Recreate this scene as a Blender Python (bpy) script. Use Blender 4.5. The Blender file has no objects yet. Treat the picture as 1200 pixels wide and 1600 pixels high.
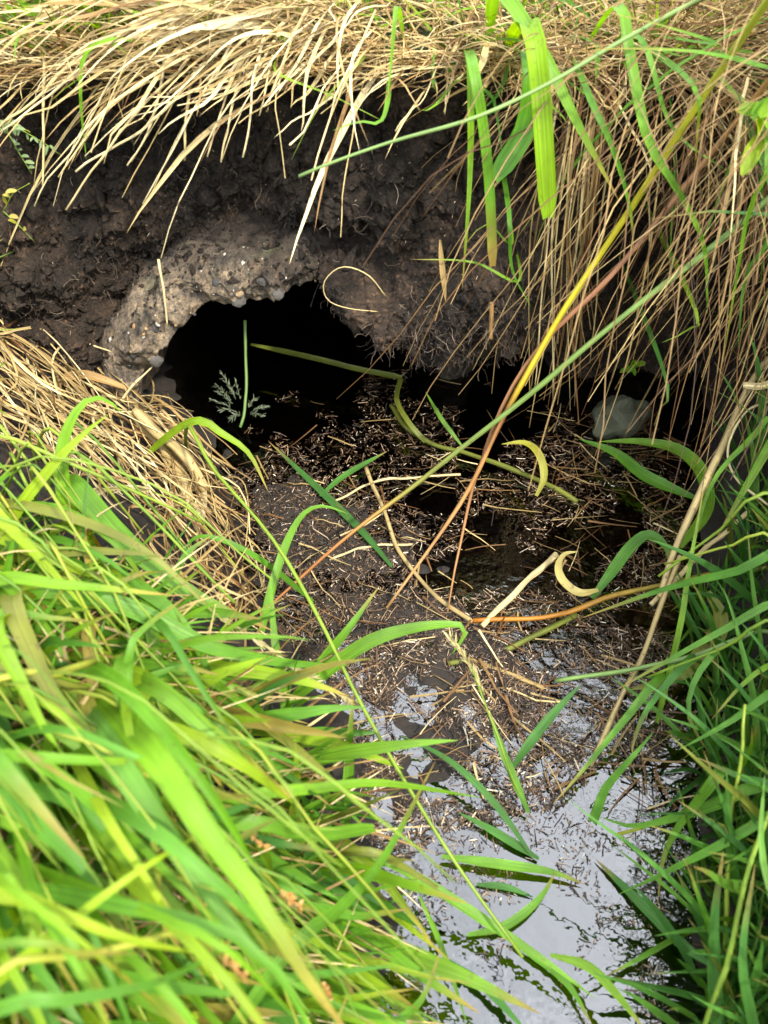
import bpy, math, random
import numpy as np
from mathutils import Matrix

random.seed(7); RNG = np.random.default_rng(11)
scene = bpy.context.scene
COL = scene.collection
R = math.radians

# ------------------------------------------------------------------ camera, sky, sun, exposure
PITCH, CAM, FOC = R(48), np.array([0, 0, .8]), 1168.
cam = bpy.data.cameras.new('camera'); cam_o = bpy.data.objects.new('camera', cam); COL.objects.link(cam_o)
cam_o.location = CAM; cam_o.rotation_euler = (math.pi/2 - PITCH, 0, 0)
cam.sensor_fit = 'VERTICAL'; cam.sensor_height = 8.0; cam.sensor_width = 6.0
cam.lens = 8.0*FOC/1600
cam.clip_start = .01; cam.clip_end = 500
cam.dof.use_dof = True; cam.dof.focus_distance = 1.02; cam.dof.aperture_fstop = cam.lens/4.6
scene.camera = cam_o

SUN_DIR = np.array([.40, -.50, .77]); SUN_DIR /= np.linalg.norm(SUN_DIR)
world = bpy.data.worlds.new('World'); scene.world = world; world.use_nodes = True
nt = world.node_tree; nt.nodes.clear()
sky = nt.nodes.new('ShaderNodeTexSky'); sky.sky_type = 'NISHITA'; sky.sun_disc = False
sky.sun_elevation = math.asin(SUN_DIR[2]); sky.sun_rotation = math.atan2(SUN_DIR[0], SUN_DIR[1])
sky.air_density = 1.2; sky.dust_density = 3.0; sky.altitude = 100
tcw = nt.nodes.new('ShaderNodeTexCoord')
nzw = nt.nodes.new('ShaderNodeTexNoise'); nzw.inputs['Scale'].default_value = 2.2; nzw.inputs['Detail'].default_value = 6
nzw.inputs['Roughness'].default_value = .55
rmp = nt.nodes.new('ShaderNodeMapRange'); rmp.inputs[1].default_value = .30; rmp.inputs[2].default_value = .62
rmp.inputs[3].default_value = .55; rmp.inputs[4].default_value = 1.0
hsv = nt.nodes.new('ShaderNodeHueSaturation'); hsv.inputs['Saturation'].default_value = .75
mxw = nt.nodes.new('ShaderNodeMix'); mxw.data_type = 'RGBA'
mxw.inputs['B'].default_value = (16.5, 17.2, 18.4, 1)      # thin bright cloud over most of the sky
bgd = nt.nodes.new('ShaderNodeBackground'); bgd.inputs['Strength'].default_value = .15
wout = nt.nodes.new('ShaderNodeOutputWorld')
nt.links.new(tcw.outputs['Generated'], nzw.inputs['Vector']); nt.links.new(nzw.outputs['Fac'], rmp.inputs[0])
nt.links.new(sky.outputs[0], hsv.inputs['Color']); nt.links.new(hsv.outputs[0], mxw.inputs['A'])
nt.links.new(rmp.outputs[0], mxw.inputs['Factor']); nt.links.new(mxw.outputs['Result'], bgd.inputs['Color'])
nt.links.new(bgd.outputs[0], wout.inputs[0])

sl = bpy.data.lights.new('sun', 'SUN'); sl.energy = 4.4; sl.angle = R(3); sl.color = (1, .93, .80)
so = bpy.data.objects.new('sun', sl); COL.objects.link(so)
from mathutils import Vector
so.rotation_euler = Vector(SUN_DIR).to_track_quat('Z', 'Y').to_euler(); so.location = (1, -1, 3)

scene.view_settings.view_transform = 'Standard'; scene.view_settings.look = 'None'
scene.view_settings.exposure = 0.82; scene.view_settings.gamma = 1.0
scene.view_settings.use_curve_mapping = False
scene.cycles.max_bounces = 5; scene.cycles.diffuse_bounces = 3; scene.cycles.transparent_max_bounces = 8
scene.cycles.use_denoising = True

# ------------------------------------------------------------------ helpers: photo rays, noise
FW = np.array([0, math.cos(PITCH), -math.sin(PITCH)]); UP = np.array([0, math.sin(PITCH), math.cos(PITCH)])
def ray(px, py): return FW + np.array([(px-600)/FOC, 0, 0]) + UP*((800-py)/FOC)
def at_h(px, py, h):
    d = ray(px, py); return CAM + d*((h-CAM[2])/d[2])
def at_y(px, py, y):
    d = ray(px, py); return CAM + d*(y/d[1])
def nrm(v): return v/(np.linalg.norm(v, axis=-1, keepdims=True)+1e-12)
def ss(a, b, x):
    t = np.clip((x-a)/(b-a), 0, 1); return t*t*(3-2*t)

def _hash(ix, iy, iz, s):
    h = (ix.astype(np.uint32)*np.uint32(374761393) ^ iy.astype(np.uint32)*np.uint32(668265263)
         ^ iz.astype(np.uint32)*np.uint32(2147483647 - 57) ^ np.uint32(s*1013904223 & 0xffffffff))
    h = (h ^ (h >> np.uint32(13)))*np.uint32(1274126177); h ^= h >> np.uint32(16)
    h *= np.uint32(2246822519); h ^= h >> np.uint32(15)
    return h.astype(np.float64)/4294967295.
def noise(P, s=0):
    P = np.asarray(P, float); i = np.floor(P).astype(np.int64); f = P-i; u = f*f*f*(f*(f*6-15)+10)
    out = 0
    for dx in (0, 1):
        wx = u[..., 0] if dx else 1-u[..., 0]
        for dy in (0, 1):
            wy = u[..., 1] if dy else 1-u[..., 1]
            for dz in (0, 1):
                wz = u[..., 2] if dz else 1-u[..., 2]
                out = out + wx*wy*wz*_hash(i[..., 0]+dx, i[..., 1]+dy, i[..., 2]+dz, s)
    return out*2-1
def fbm(P, octv=4, s=0, gain=.5):
    P = np.asarray(P, float); a, o, f = 1., 0., 1.
    for k in range(octv): o = o + a*noise(P*f+k*17.3, s+k); a *= gain; f *= 2.03
    return o

# ------------------------------------------------------------------ terrain functions
LE = np.array([(-4, .02), (-.5, -.06), (.107, -.010), (.156, -.015), (.378, -.030), (.50, -.11), (.58, -.17), (.75, -.225), (.915, -.31), (1.2, -.40)])
RE = np.array([(-4, .30), (-.5, .27), (.156, .305), (.273, .335), (.505, .405), (.785, .47), (.98, .52), (1.2, .55)])
def ground_h(x, y):
    x = np.asarray(x, float); y = np.asarray(y, float)
    P = np.stack([x, y, 0*x], -1)
    xl = np.interp(y, LE[:, 0], LE[:, 1]) + .03*noise(P*9, 3); xr = np.interp(y, RE[:, 0], RE[:, 1]) + .03*noise(P*8, 4)
    dl = xl-x; dr = x-xr
    zl = .035*ss(0, .06, dl) + .19*ss(0.02, .34, dl) + .20*ss(.3, .9, dl)
    zr = .05*ss(0, .05, dr) + .34*ss(0.01, .22, dr) + .08*ss(.2, .8, dr)
    ins = ss(0, .10, np.minimum(-dl, -dr))
    bed = -.055*ins
    mound = np.exp(-(((x-.00)/.20)**2 + ((y-.60)/.17)**2)) + .75*np.exp(-(((x+.16)/.14)**2 + ((y-.75)/.16)**2)) \
        + .95*np.exp(-(((x-.10)/.20)**2 + ((y-.42)/.11)**2)) + .9*np.exp(-(((x+.0)/.07)**2 + ((y-.33)/.10)**2)) + .8*np.exp(-(((x-.34)/.13)**2 + ((y-.78)/.13)**2)) + .6*np.exp(-(((x-.05)/.3)**2+((y-1.0)/.12)**2))
    bed = bed + ins*.058*np.clip(mound, 0, 1.0) + ins*(.007*noise(P*22, 6) + .006*noise(P*60, 7))
    rough = .02*fbm(P*5, 3, 9)*np.clip(np.maximum(dl, dr)/.25, 0, 1) + .004*noise(P*50, 10)*(1-ins)
    z = zl+zr+bed+rough
    fade = ss(1.0, 2.5, np.abs(x)+np.abs(y)*.4)
    return z + fade*.03*noise(P*1.5, 12)

PIPE_X, PIPE_Z, PIPE_RI, PIPE_RO, PIPE_Y = -.148, -.004, .240, .300, .890
def bump(x, z, cx, cz, sx, sz, p=2): return np.exp(-(np.abs((x-cx)/sx)**p + np.abs((z-cz)/sz)**p))
def face_y(x, z, detail=True):
    """bank face: how far back (y) the peat stands at width x and height z"""
    y = .985 + .10*ss(.05, .5, z)*0 + 0*x
    y = y - .075*ss(-.36, -.52, x)*ss(.46, .28, z) - .08*ss(.25, .02, z)*ss(-.36, -.48, x)      # shoulder beside the pipe
    y = y + .05*bump(x, z, -.25, .385, .22, .05)                            # dark hollow under the turf
    y = y - .055*bump(x, z, -.03, .365, .12, .055, 4)                         # hanging lump above the pipe
    y = y + .035*bump(x, z, -.10, .300, .12, .025)
    y = y - .125*bump(x, z, .115, .235, .135, .105, 4)                         # clod over the mouth
    y = y - .10*bump(x, z, -.035, .225, .055, .045, 4)
    y = y + .07*ss(.24, .32, x)                                              # recess under the hanging grass
    y = y - .05*ss(.44, .52, z)
    P = np.stack([x, z, 0*x+1.7], -1)
    if detail:
        edge = .022*fbm(P*14, 3, 21)
        void = ss(.128+edge*.9, .105+edge*.9, z)*ss(-.10, -.02, x)*ss(.30, .24, x)
        rr = np.hypot(x-PIPE_X, z-PIPE_Z)
        ro = np.where(x > -.09, .238+.5*edge, .268); hole = np.maximum(void*.55, ss(ro+.010, ro-.008, rr)*.95)
        y = y + hole
    return y

# ------------------------------------------------------------------ materials
def mat(name):
    m = bpy.data.materials.new(name); m.use_nodes = True; m.node_tree.nodes.clear(); return m, m.node_tree
def N(nt, typ, **kw):
    n = nt.nodes.new(typ)
    for k, v in kw.items():
        if k in n.inputs: n.inputs[k].default_value = v
        else: setattr(n, k, v)
    return n
def ramp(nt, stops, interp='LINEAR'):
    n = nt.nodes.new('ShaderNodeValToRGB'); n.color_ramp.interpolation = interp
    el = n.color_ramp.elements
    while len(el) < len(stops): el.new(.5)
    for e, (p, c) in zip(el, stops): e.position = p; e.color = (*c, 1)
    return n
def mixc(nt, fac, a, b, mode='MIX'):
    n = nt.nodes.new('ShaderNodeMix'); n.data_type = 'RGBA'; n.blend_type = mode
    for k, v in (('Factor', fac), ('A', a), ('B', b)):
        if hasattr(v, 'node'): nt.links.new(v, n.inputs[k])
        elif k == 'Factor': n.inputs[k].default_value = v
        else: n.inputs[k].default_value = (*v, 1)
    return n.outputs['Result']
def math_(nt, op, a, b=0.):
    n = nt.nodes.new('ShaderNodeMath'); n.operation = op
    for i, v in enumerate((a, b)):
        if hasattr(v, 'node'): nt.links.new(v, n.inputs[i])
        else: n.inputs[i].default_value = v
    return n.outputs[0]

def plant_mat(name, stops, tip=None, along=None, transl=.35, rough=.5, spots=.3, spec=.35, streak=.35):
    """stops: colours picked by the blade's own random value; along: ramp of colour along the blade instead"""
    m, nt = mat(name); L = nt.links.new
    at = N(nt, 'ShaderNodeAttribute', attribute_name='bl'); sp = N(nt, 'ShaderNodeSeparateXYZ'); L(at.outputs['Vector'], sp.inputs[0])
    u, v, r = sp.outputs
    rp = ramp(nt, along or stops); L(v if along else r, rp.inputs[0]); c = rp.outputs[0]
    # fine veins along the blade
    cb = N(nt, 'ShaderNodeCombineXYZ'); L(math_(nt, 'MULTIPLY', u, 9.), cb.inputs[0]); L(math_(nt, 'MULTIPLY', v, 3.), cb.inputs[1]); L(math_(nt, 'MULTIPLY', r, 91.), cb.inputs[2])
    nz = N(nt, 'ShaderNodeTexNoise', Scale=1.0, Detail=3.0); L(cb.outputs[0], nz.inputs['Vector'])
    mr = N(nt, 'ShaderNodeMapRange'); mr.inputs[1].default_value = .3; mr.inputs[2].default_value = .7
    mr.inputs[3].default_value = 1-streak; mr.inputs[4].default_value = 1+streak*.6; L(nz.outputs['Fac'], mr.inputs[0])
    hs = N(nt, 'ShaderNodeHueSaturation'); L(c, hs.inputs['Color']); L(mr.outputs[0], hs.inputs['Value']); c = hs.outputs[0]
    if tip:
        f = N(nt, 'ShaderNodeMapRange'); f.inputs[1].default_value = .80; f.inputs[2].default_value = 1.0; L(v, f.inputs[0])
        fr = math_(nt, 'MULTIPLY', f.outputs[0], math_(nt, 'GREATER_THAN', math_(nt, 'FRACT', math_(nt, 'MULTIPLY', r, 7.13)), .45))
        c = mixc(nt, fr, c, tip)
    tc = N(nt, 'ShaderNodeTexCoord')
    n2 = N(nt, 'ShaderNodeTexNoise', Scale=160., Detail=2.); L(tc.outputs['Object'], n2.inputs['Vector'])
    sr = N(nt, 'ShaderNodeMapRange'); sr.inputs[1].default_value = .63; sr.inputs[2].default_value = .72; sr.inputs[4].default_value = spots; L(n2.outputs['Fac'], sr.inputs[0])
    c = mixc(nt, sr.outputs[0], c, (.10, .06, .025))
    n3 = N(nt, 'ShaderNodeTexNoise', Scale=22., Detail=2.); L(tc.outputs['Object'], n3.inputs['Vector'])
    m3 = N(nt, 'ShaderNodeMapRange'); m3.inputs[1].default_value = .3; m3.inputs[2].default_value = .7; m3.inputs[3].default_value = .75; m3.inputs[4].default_value = 1.2; L(n3.outputs['Fac'], m3.inputs[0])
    h3 = N(nt, 'ShaderNodeHueSaturation'); L(c, h3.inputs['Color']); L(m3.outputs[0], h3.inputs['Value']); c = h3.outputs[0]
    bs = N(nt, 'ShaderNodeBsdfPrincipled', Roughness=rough); bs.inputs['Specular IOR Level'].default_value = spec; L(c, bs.inputs['Base Color'])
    bp = N(nt, 'ShaderNodeBump', Strength=.35, Distance=.0006); L(nz.outputs['Fac'], bp.inputs['Height']); L(bp.outputs[0], bs.inputs['Normal'])
    out = N(nt, 'ShaderNodeOutputMaterial')
    if transl > 0:
        tr = N(nt, 'ShaderNodeBsdfTranslucent'); hs2 = N(nt, 'ShaderNodeHueSaturation', Saturation=1.15, Value=1.35); hs2.inputs['Hue'].default_value = .485
        L(c, hs2.inputs['Color']); L(hs2.outputs[0], tr.inputs['Color'])
        mx = N(nt, 'ShaderNodeMixShader', Fac=transl); L(bs.outputs[0], mx.inputs[1]); L(tr.outputs[0], mx.inputs[2]); L(mx.outputs[0], out.inputs[0])
    else: L(bs.outputs[0], out.inputs[0])
    return m

M = {}
M['green'] = plant_mat('leaf_green', [(0, (.06, .19, .014)), (.4, (.10, .26, .018)), (.75, (.15, .31, .02)), (1, (.22, .32, .022))], tip=(.30, .20, .05), transl=.42)
M['lush'] = plant_mat('leaf_lush', [(0, (.11, .28, .010)), (.5, (.18, .35, .012)), (1, (.29, .40, .02))], tip=(.34, .22, .05), transl=.45, rough=.52, spec=.3)
M['dark'] = plant_mat('leaf_dark', [(0, (.042, .13, .026)), (.5, (.065, .19, .028)), (1, (.11, .24, .028))], tip=(.25, .17, .05), transl=.32, rough=.55, spec=.25)
M['olive'] = plant_mat('leaf_olive', [(0, (.12, .15, .02)), (.6, (.18, .19, .025)), (1, (.22, .17, .03))], transl=.3, spots=.6)
M['yellow'] = plant_mat('leaf_yellow', [(0, (.30, .30, .03)), (.5, (.38, .30, .05)), (1, (.40, .34, .12))], transl=.35, spots=.5)
M['stemgreen'] = plant_mat('stem_green', [(0, (.11, .22, .02)), (.5, (.20, .30, .03)), (1, (.34, .34, .04))], transl=.2, spots=.15)
M['rush'] = plant_mat('rush_green', [(0, (.10, .19, .05)), (1, (.16, .24, .06))], transl=.1, spots=.25)
M['rushmix'] = plant_mat('rush_fading', [], along=[(0, (.22, .08, .02)), (.17, (.32, .13, .03)), (.28, (.17, .16, .02)), (.42, (.13, .20, .04)), (1, (.13, .22, .06))], transl=.05, spots=.35)
M['rushyellow'] = plant_mat('rush_yellowing', [], along=[(0, (.30, .17, .06)), (.27, (.36, .17, .05)), (.34, (.10, .03, .01)), (.38, (.38, .25, .012)), (.55, (.40, .34, .012)), (1, (.18, .22, .02))], transl=.05, spots=.35)
M['rushred'] = plant_mat('rush_reddish', [], along=[(0, (.24, .12, .04)), (.35, (.33, .15, .06)), (.55, (.28, .13, .07)), (.8, (.26, .14, .04)), (1, (.20, .18, .03))], transl=.05, spots=.35)
M['rushorange'] = plant_mat('rush_orange', [], along=[(0, (.34, .12, .01)), (.2, (.33, .14, .01)), (.4, (.20, .15, .015)), (1, (.12, .14, .02))], transl=.05, spots=.4)
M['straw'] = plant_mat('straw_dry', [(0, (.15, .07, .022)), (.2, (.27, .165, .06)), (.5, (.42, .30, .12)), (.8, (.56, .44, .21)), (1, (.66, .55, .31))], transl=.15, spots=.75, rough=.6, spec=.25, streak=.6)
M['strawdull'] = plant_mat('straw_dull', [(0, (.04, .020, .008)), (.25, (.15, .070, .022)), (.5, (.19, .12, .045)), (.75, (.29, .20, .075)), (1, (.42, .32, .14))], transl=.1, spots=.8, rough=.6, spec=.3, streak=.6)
M['litter'] = plant_mat('litter_mix', [(0, (.020, .014, .010)), (.4, (.065, .040, .024)), (.7, (.18, .11, .062)), (.9, (.38, .27, .16)), (1, (.68, .61, .48))], transl=.05, spots=.5, rough=.4)
M['root'] = plant_mat('root_fibre', [(0, (.02, .013, .009)), (.5, (.07, .045, .03)), (1, (.30, .22, .15))], transl=0, spots=0, rough=.6)
M['seed'] = plant_mat('seed_head', [(0, (.35, .30, .10)), (.5, (.46, .40, .18)), (1, (.55, .48, .28))], transl=.3, spots=.3)
M['seedbrown'] = plant_mat('seed_brown', [(0, (.33, .15, .04)), (.6, (.46, .26, .07)), (1, (.55, .40, .15))], transl=.25, spots=.3)
M['sage'] = plant_mat('sage_leaf', [(0, (.12, .18, .07)), (1, (.20, .27, .11))], transl=.3, spots=.1)
M['panicle'] = plant_mat('panicle_grey', [(0, (.08, .10, .06)), (1, (.16, .19, .12))], transl=.2, spots=.1)

def peat_mat():
    m, nt = mat('peat'); L = nt.links.new
    tc = N(nt, 'ShaderNodeTexCoord')
    n1 = N(nt, 'ShaderNodeTexNoise', Scale=9., Detail=6.); L(tc.outputs['Object'], n1.inputs['Vector'])
    n2 = N(nt, 'ShaderNodeTexNoise', Scale=120., Detail=8.); n2.inputs['Roughness'].default_value = .75; L(tc.outputs['Object'], n2.inputs['Vector'])
    r1 = ramp(nt, [(.3, (.015, .0105, .0075)), (.5, (.028, .019, .0125)), (.70, (.075, .048, .030))]); L(n1.outputs['Fac'], r1.inputs[0])
    r2 = ramp(nt, [(.35, (.45, .45, .45)), (.55, (1, 1, 1)), (.68, (3.6, 3.0, 2.6))]); L(n2.outputs['Fac'], r2.inputs[0])
    c = mixc(nt, 1., r1.outputs[0], r2.outputs[0], 'MULTIPLY')
    vo = N(nt, 'ShaderNodeTexVoronoi', Scale=210.); L(tc.outputs['Object'], vo.inputs['Vector'])
    bs = N(nt, 'ShaderNodeBsdfPrincipled', Roughness=.62); bs.inputs['Specular IOR Level'].default_value = .35; L(c, bs.inputs['Base Color'])
    b1 = N(nt, 'ShaderNodeBump', Strength=1., Distance=.008); L(n2.outputs['Fac'], b1.inputs['Height'])
    b2 = N(nt, 'ShaderNodeBump', Strength=.6, Distance=.003); L(vo.outputs['Distance'], b2.inputs['Height']); L(b1.outputs[0], b2.inputs['Normal']); L(b2.outputs[0], bs.inputs['Normal'])
    out = N(nt, 'ShaderNodeOutputMaterial'); L(bs.outputs[0], out.inputs[0]); return m
M['peat'] = peat_mat()

def soil_mat(name, a, b, rough=.6, sc=40.):
    m, nt = mat(name); L = nt.links.new
    tc = N(nt, 'ShaderNodeTexCoord')
    n1 = N(nt, 'ShaderNodeTexNoise', Scale=sc, Detail=8.); n1.inputs['Roughness'].default_value = .7; L(tc.outputs['Object'], n1.inputs['Vector'])
    r1 = ramp(nt, [(.35, a), (.65, b)]); L(n1.outputs['Fac'], r1.inputs[0])
    bs = N(nt, 'ShaderNodeBsdfPrincipled', Roughness=rough); L(r1.outputs[0], bs.inputs['Base Color'])
    bp = N(nt, 'ShaderNodeBump', Strength=.9, Distance=.006); L(n1.outputs['Fac'], bp.inputs['Height']); L(bp.outputs[0], bs.inputs['Normal'])
    out = N(nt, 'ShaderNodeOutputMaterial'); L(bs.outputs[0], out.inputs[0]); return m
M['soil'] = soil_mat('soil', (.006, .0045, .0035), (.022, .015, .010), .85)
M['turf'] = soil_mat('turf', (.018, .026, .008), (.06, .075, .02), .9, 30.)

def concrete_mat():
    m, nt = mat('old_concrete'); L = nt.links.new
    tc = N(nt, 'ShaderNodeTexCoord')
    n1 = N(nt, 'ShaderNodeTexNoise', Scale=26., Detail=5.); L(tc.outputs['Object'], n1.inputs['Vector'])
    n2 = N(nt, 'ShaderNodeTexNoise', Scale=150., Detail=6.); n2.inputs['Roughness'].default_value = .8; L(tc.outputs['Object'], n2.inputs['Vector'])
    r1 = ramp(nt, [(.30, (.05, .043, .036)), (.42, (.15, .125, .095)), (.55, (.27, .22, .16)), (.72, (.40, .34, .26))]); L(n1.outputs['Fac'], r1.inputs[0])
    r2 = ramp(nt, [(.36, (.16, .15, .14)), (.47, (.65, .62, .6)), (.57, (1.15, 1.1, 1.05)), (.68, (2.0, 1.85, 1.6))]); L(n2.outputs['Fac'], r2.inputs[0])
    c = mixc(nt, 1., r1.outputs[0], r2.outputs[0], 'MULTIPLY')
    n3 = N(nt, 'ShaderNodeTexNoise', Scale=13., Detail=6.); n3.inputs['Roughness'].default_value = .65; L(tc.outputs['Object'], n3.inputs['Vector'])
    r3 = ramp(nt, [(.44, (0, 0, 0)), (.58, (1, 1, 1))]); L(n3.outputs['Fac'], r3.inputs[0])
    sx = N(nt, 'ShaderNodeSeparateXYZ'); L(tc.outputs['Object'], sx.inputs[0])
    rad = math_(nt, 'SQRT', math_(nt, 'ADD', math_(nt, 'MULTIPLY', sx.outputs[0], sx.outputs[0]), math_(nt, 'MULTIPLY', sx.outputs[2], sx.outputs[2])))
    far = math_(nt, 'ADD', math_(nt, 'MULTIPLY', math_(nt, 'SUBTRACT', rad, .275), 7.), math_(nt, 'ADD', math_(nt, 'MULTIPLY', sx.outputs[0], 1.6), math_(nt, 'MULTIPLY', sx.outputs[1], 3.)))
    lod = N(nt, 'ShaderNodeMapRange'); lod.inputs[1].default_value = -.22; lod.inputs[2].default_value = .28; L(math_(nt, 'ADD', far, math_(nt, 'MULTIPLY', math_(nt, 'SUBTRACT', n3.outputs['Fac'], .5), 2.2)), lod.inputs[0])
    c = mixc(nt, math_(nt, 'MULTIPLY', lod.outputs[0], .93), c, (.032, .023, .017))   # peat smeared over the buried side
    n4 = N(nt, 'ShaderNodeTexNoise', Scale=19., Detail=3.); L(tc.outputs['Object'], n4.inputs['Vector'])
    r4 = ramp(nt, [(.58, (0, 0, 0)), (.70, (.5, .5, .5))]); L(n4.outputs['Fac'], r4.inputs[0])
    c = mixc(nt, r4.outputs[0], c, (.11, .125, .06))                                  # algae
    vg = N(nt, 'ShaderNodeTexVoronoi', Scale=95.); vg.inputs['Randomness'].default_value = 1.; L(tc.outputs['Object'], vg.inputs['Vector'])
    rg = ramp(nt, [(0, (.35, .33, .32)), (.3, (.8, .78, .74)), (.6, (1.1, 1.05, 1.)), (.85, (1.35, 1.2, 1.)), (1, (1.7, 1.6, 1.45))]); L(vg.outputs['Color'], rg.inputs[0])
    c = mixc(nt, .75, c, rg.outputs[0], 'MULTIPLY')                                   # each grain of aggregate its own tone
    bs = N(nt, 'ShaderNodeBsdfPrincipled', Roughness=.85); L(c, bs.inputs['Base Color'])
    b1 = N(nt, 'ShaderNodeBump', Strength=1., Distance=.006); L(n2.outputs['Fac'], b1.inputs['Height']); L(b1.outputs[0], bs.inputs['Normal'])
    out = N(nt, 'ShaderNodeOutputMaterial'); L(bs.outputs[0], out.inputs[0]); return m
M['concrete'] = concrete_mat()

def stone_mat(name, a, b):
    m, nt = mat(name); L = nt.links.new
    tc = N(nt, 'ShaderNodeTexCoord'); n1 = N(nt, 'ShaderNodeTexNoise', Scale=60., Detail=6.); L(tc.outputs['Object'], n1.inputs['Vector'])
    r1 = ramp(nt, [(.3, a), (.7, b)]); L(n1.outputs['Fac'], r1.inputs[0])
    bs = N(nt, 'ShaderNodeBsdfPrincipled', Roughness=.7); L(r1.outputs[0], bs.inputs['Base Color'])
    bp = N(nt, 'ShaderNodeBump', Strength=.5, Distance=.002); L(n1.outputs['Fac'], bp.inputs['Height']); L(bp.outputs[0], bs.inputs['Normal'])
    out = N(nt, 'ShaderNodeOutputMaterial'); L(bs.outputs[0], out.inputs[0]); return m
M['peb_grey'] = stone_mat('pebble_grey', (.05, .046, .042), (.10, .092, .082))
M['peb_dark'] = stone_mat('pebble_dark', (.022, .022, .024), (.06, .06, .06))
M['peb_tan'] = stone_mat('pebble_tan', (.20, .14, .08), (.32, .24, .15))
M['peb_orange'] = stone_mat('pebble_orange', (.28, .15, .055), (.36, .22, .09))
M['peb_white'] = stone_mat('pebble_white', (.30, .28, .24), (.46, .43, .38))
M['rock'] = stone_mat('mossy_rock', (.03, .034, .02), (.085, .092, .055))

def water_mat():
    m, nt = mat('ditch_water'); L = nt.links.new
    tc = N(nt, 'ShaderNodeTexCoord')
    n1 = N(nt, 'ShaderNodeTexNoise', Scale=13., Detail=1.); L(tc.outputs['Object'], n1.inputs['Vector'])
    n2 = N(nt, 'ShaderNodeTexNoise', Scale=60., Detail=2.); L(tc.outputs['Object'], n2.inputs['Vector'])
    b1 = N(nt, 'ShaderNodeBump', Strength=.12, Distance=.02); L(n1.outputs['Fac'], b1.inputs['Height'])
    n3 = N(nt, 'ShaderNodeTexNoise', Scale=7., Detail=3.); L(tc.outputs['Object'], n3.inputs['Vector'])
    k3 = N(nt, 'ShaderNodeMapRange'); k3.inputs[1].default_value = .42; k3.inputs[2].default_value = .62; k3.inputs[3].default_value = .05; k3.inputs[4].default_value = .45; L(n3.outputs['Fac'], k3.inputs[0])
    b2 = N(nt, 'ShaderNodeBump', Distance=.006); L(k3.outputs[0], b2.inputs['Strength']); L(n2.outputs['Fac'], b2.inputs['Height']); L(b1.outputs[0], b2.inputs['Normal'])
    fr = N(nt, 'ShaderNodeFresnel', IOR=2.5); L(b2.outputs[0], fr.inputs['Normal'])      # oily film on peat water
    gl = N(nt, 'ShaderNodeBsdfGlossy', Roughness=.03); L(b2.outputs[0], gl.inputs['Normal'])
    tr = N(nt, 'ShaderNodeBsdfTransparent'); tr.inputs['Color'].default_value = (.34, .20, .08, 1)
    mx = N(nt, 'ShaderNodeMixShader'); L(fr.outputs[0], mx.inputs[0]); L(tr.outputs[0], mx.inputs[1]); L(gl.outputs[0], mx.inputs[2])
    out = N(nt, 'ShaderNodeOutputMaterial'); L(mx.outputs[0], out.inputs[0]); return m
M['water'] = water_mat()

# ------------------------------------------------------------------ mesh helpers
def link(name, me, m=None, parent=None, loc=None):
    o = bpy.data.objects.new(name, me); COL.objects.link(o)
    if m is not None: me.materials.append(m)
    if parent is not None: o.parent = parent
    if loc is not None: o.location = loc
    return o
def mesh(name, V, Fs, bl=None, smooth=True):
    me = bpy.data.meshes.new(name); V = np.asarray(V, np.float32)
    if isinstance(Fs, np.ndarray) and Fs.ndim == 2:
        k = Fs.shape[1]; n = len(Fs)
        me.vertices.add(len(V)); me.vertices.foreach_set('co', V.ravel())
        me.loops.add(n*k); me.loops.foreach_set('vertex_index', Fs.astype(np.int32).ravel())
        me.polygons.add(n); me.polygons.foreach_set('loop_start', np.arange(0, n*k, k, dtype=np.int32))
        me.update(calc_edges=True)
    else: me.from_pydata(V.tolist(), [], Fs)
    if bl is not None:
        a = me.attributes.new('bl', 'FLOAT_VECTOR', 'POINT'); a.data.foreach_set('vector', np.asarray(bl, np.float32).ravel())
    if smooth: me.polygons.foreach_set('use_smooth', np.ones(len(me.polygons), bool))
    return me
def tag(o, label=None, cat=None, group=None, kind=None):
    for k, v in (('label', label), ('category', cat), ('group', group), ('kind', kind)):
        if v: o[k] = v
    return o
def empty(name, loc, label, cat, group=None):
    o = bpy.data.objects.new(name, None); o.location = loc; o.empty_display_size = .02; COL.objects.link(o)
    return tag(o, label, cat, group)

def curve(pts, n):
    """Catmull-Rom through the control points, n samples evenly along it"""
    P = np.asarray(pts, float)
    if len(P) == 2: P = np.array([P[0], (P[0]+P[1])/2, P[1]])
    Q = np.vstack([2*P[0]-P[1], P, 2*P[-1]-P[-2]]); out = []
    for i in range(1, len(Q)-2):
        t = np.linspace(0, 1, 12, endpoint=(i == len(Q)-3))[:, None]; a, b, c, d = Q[i-1:i+3]
        out.append(.5*((2*b)+(-a+c)*t+(2*a-5*b+4*c-d)*t*t+(-a+3*b-3*c+d)*t**3))
    S = np.vstack(out); L = np.r_[0, np.cumsum(np.linalg.norm(np.diff(S, axis=0), axis=1))]
    s = np.linspace(0, L[-1], n); return np.stack([np.interp(s, L, S[:, k]) for k in range(3)], 1)
def wprof(n, kind):
    t = np.linspace(0, 1, n)
    if kind == 'leaf': return np.clip(np.minimum((.40+t*2.2), 1)*np.clip((1-t)/.45, 0, 1)**.7, .03, 1)
    if kind == 'blunt': return np.clip(np.minimum(.45+t*2.5, 1)*np.where(t > .97, .6, 1), .1, 1)
    if kind == 'floating': return np.clip(np.sin(np.pi*np.clip(t*.94+.05, 0, 1))**.5, .05, 1)
    if kind == 'stem': return 1-.45*t
    if kind == 'rise': return np.clip(.42+1.5*t, 0, 1)*(1-.35*np.clip(t-.6, 0, 1))
    if kind == 'even': return np.ones(n)
    return np.ones(n)
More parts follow.
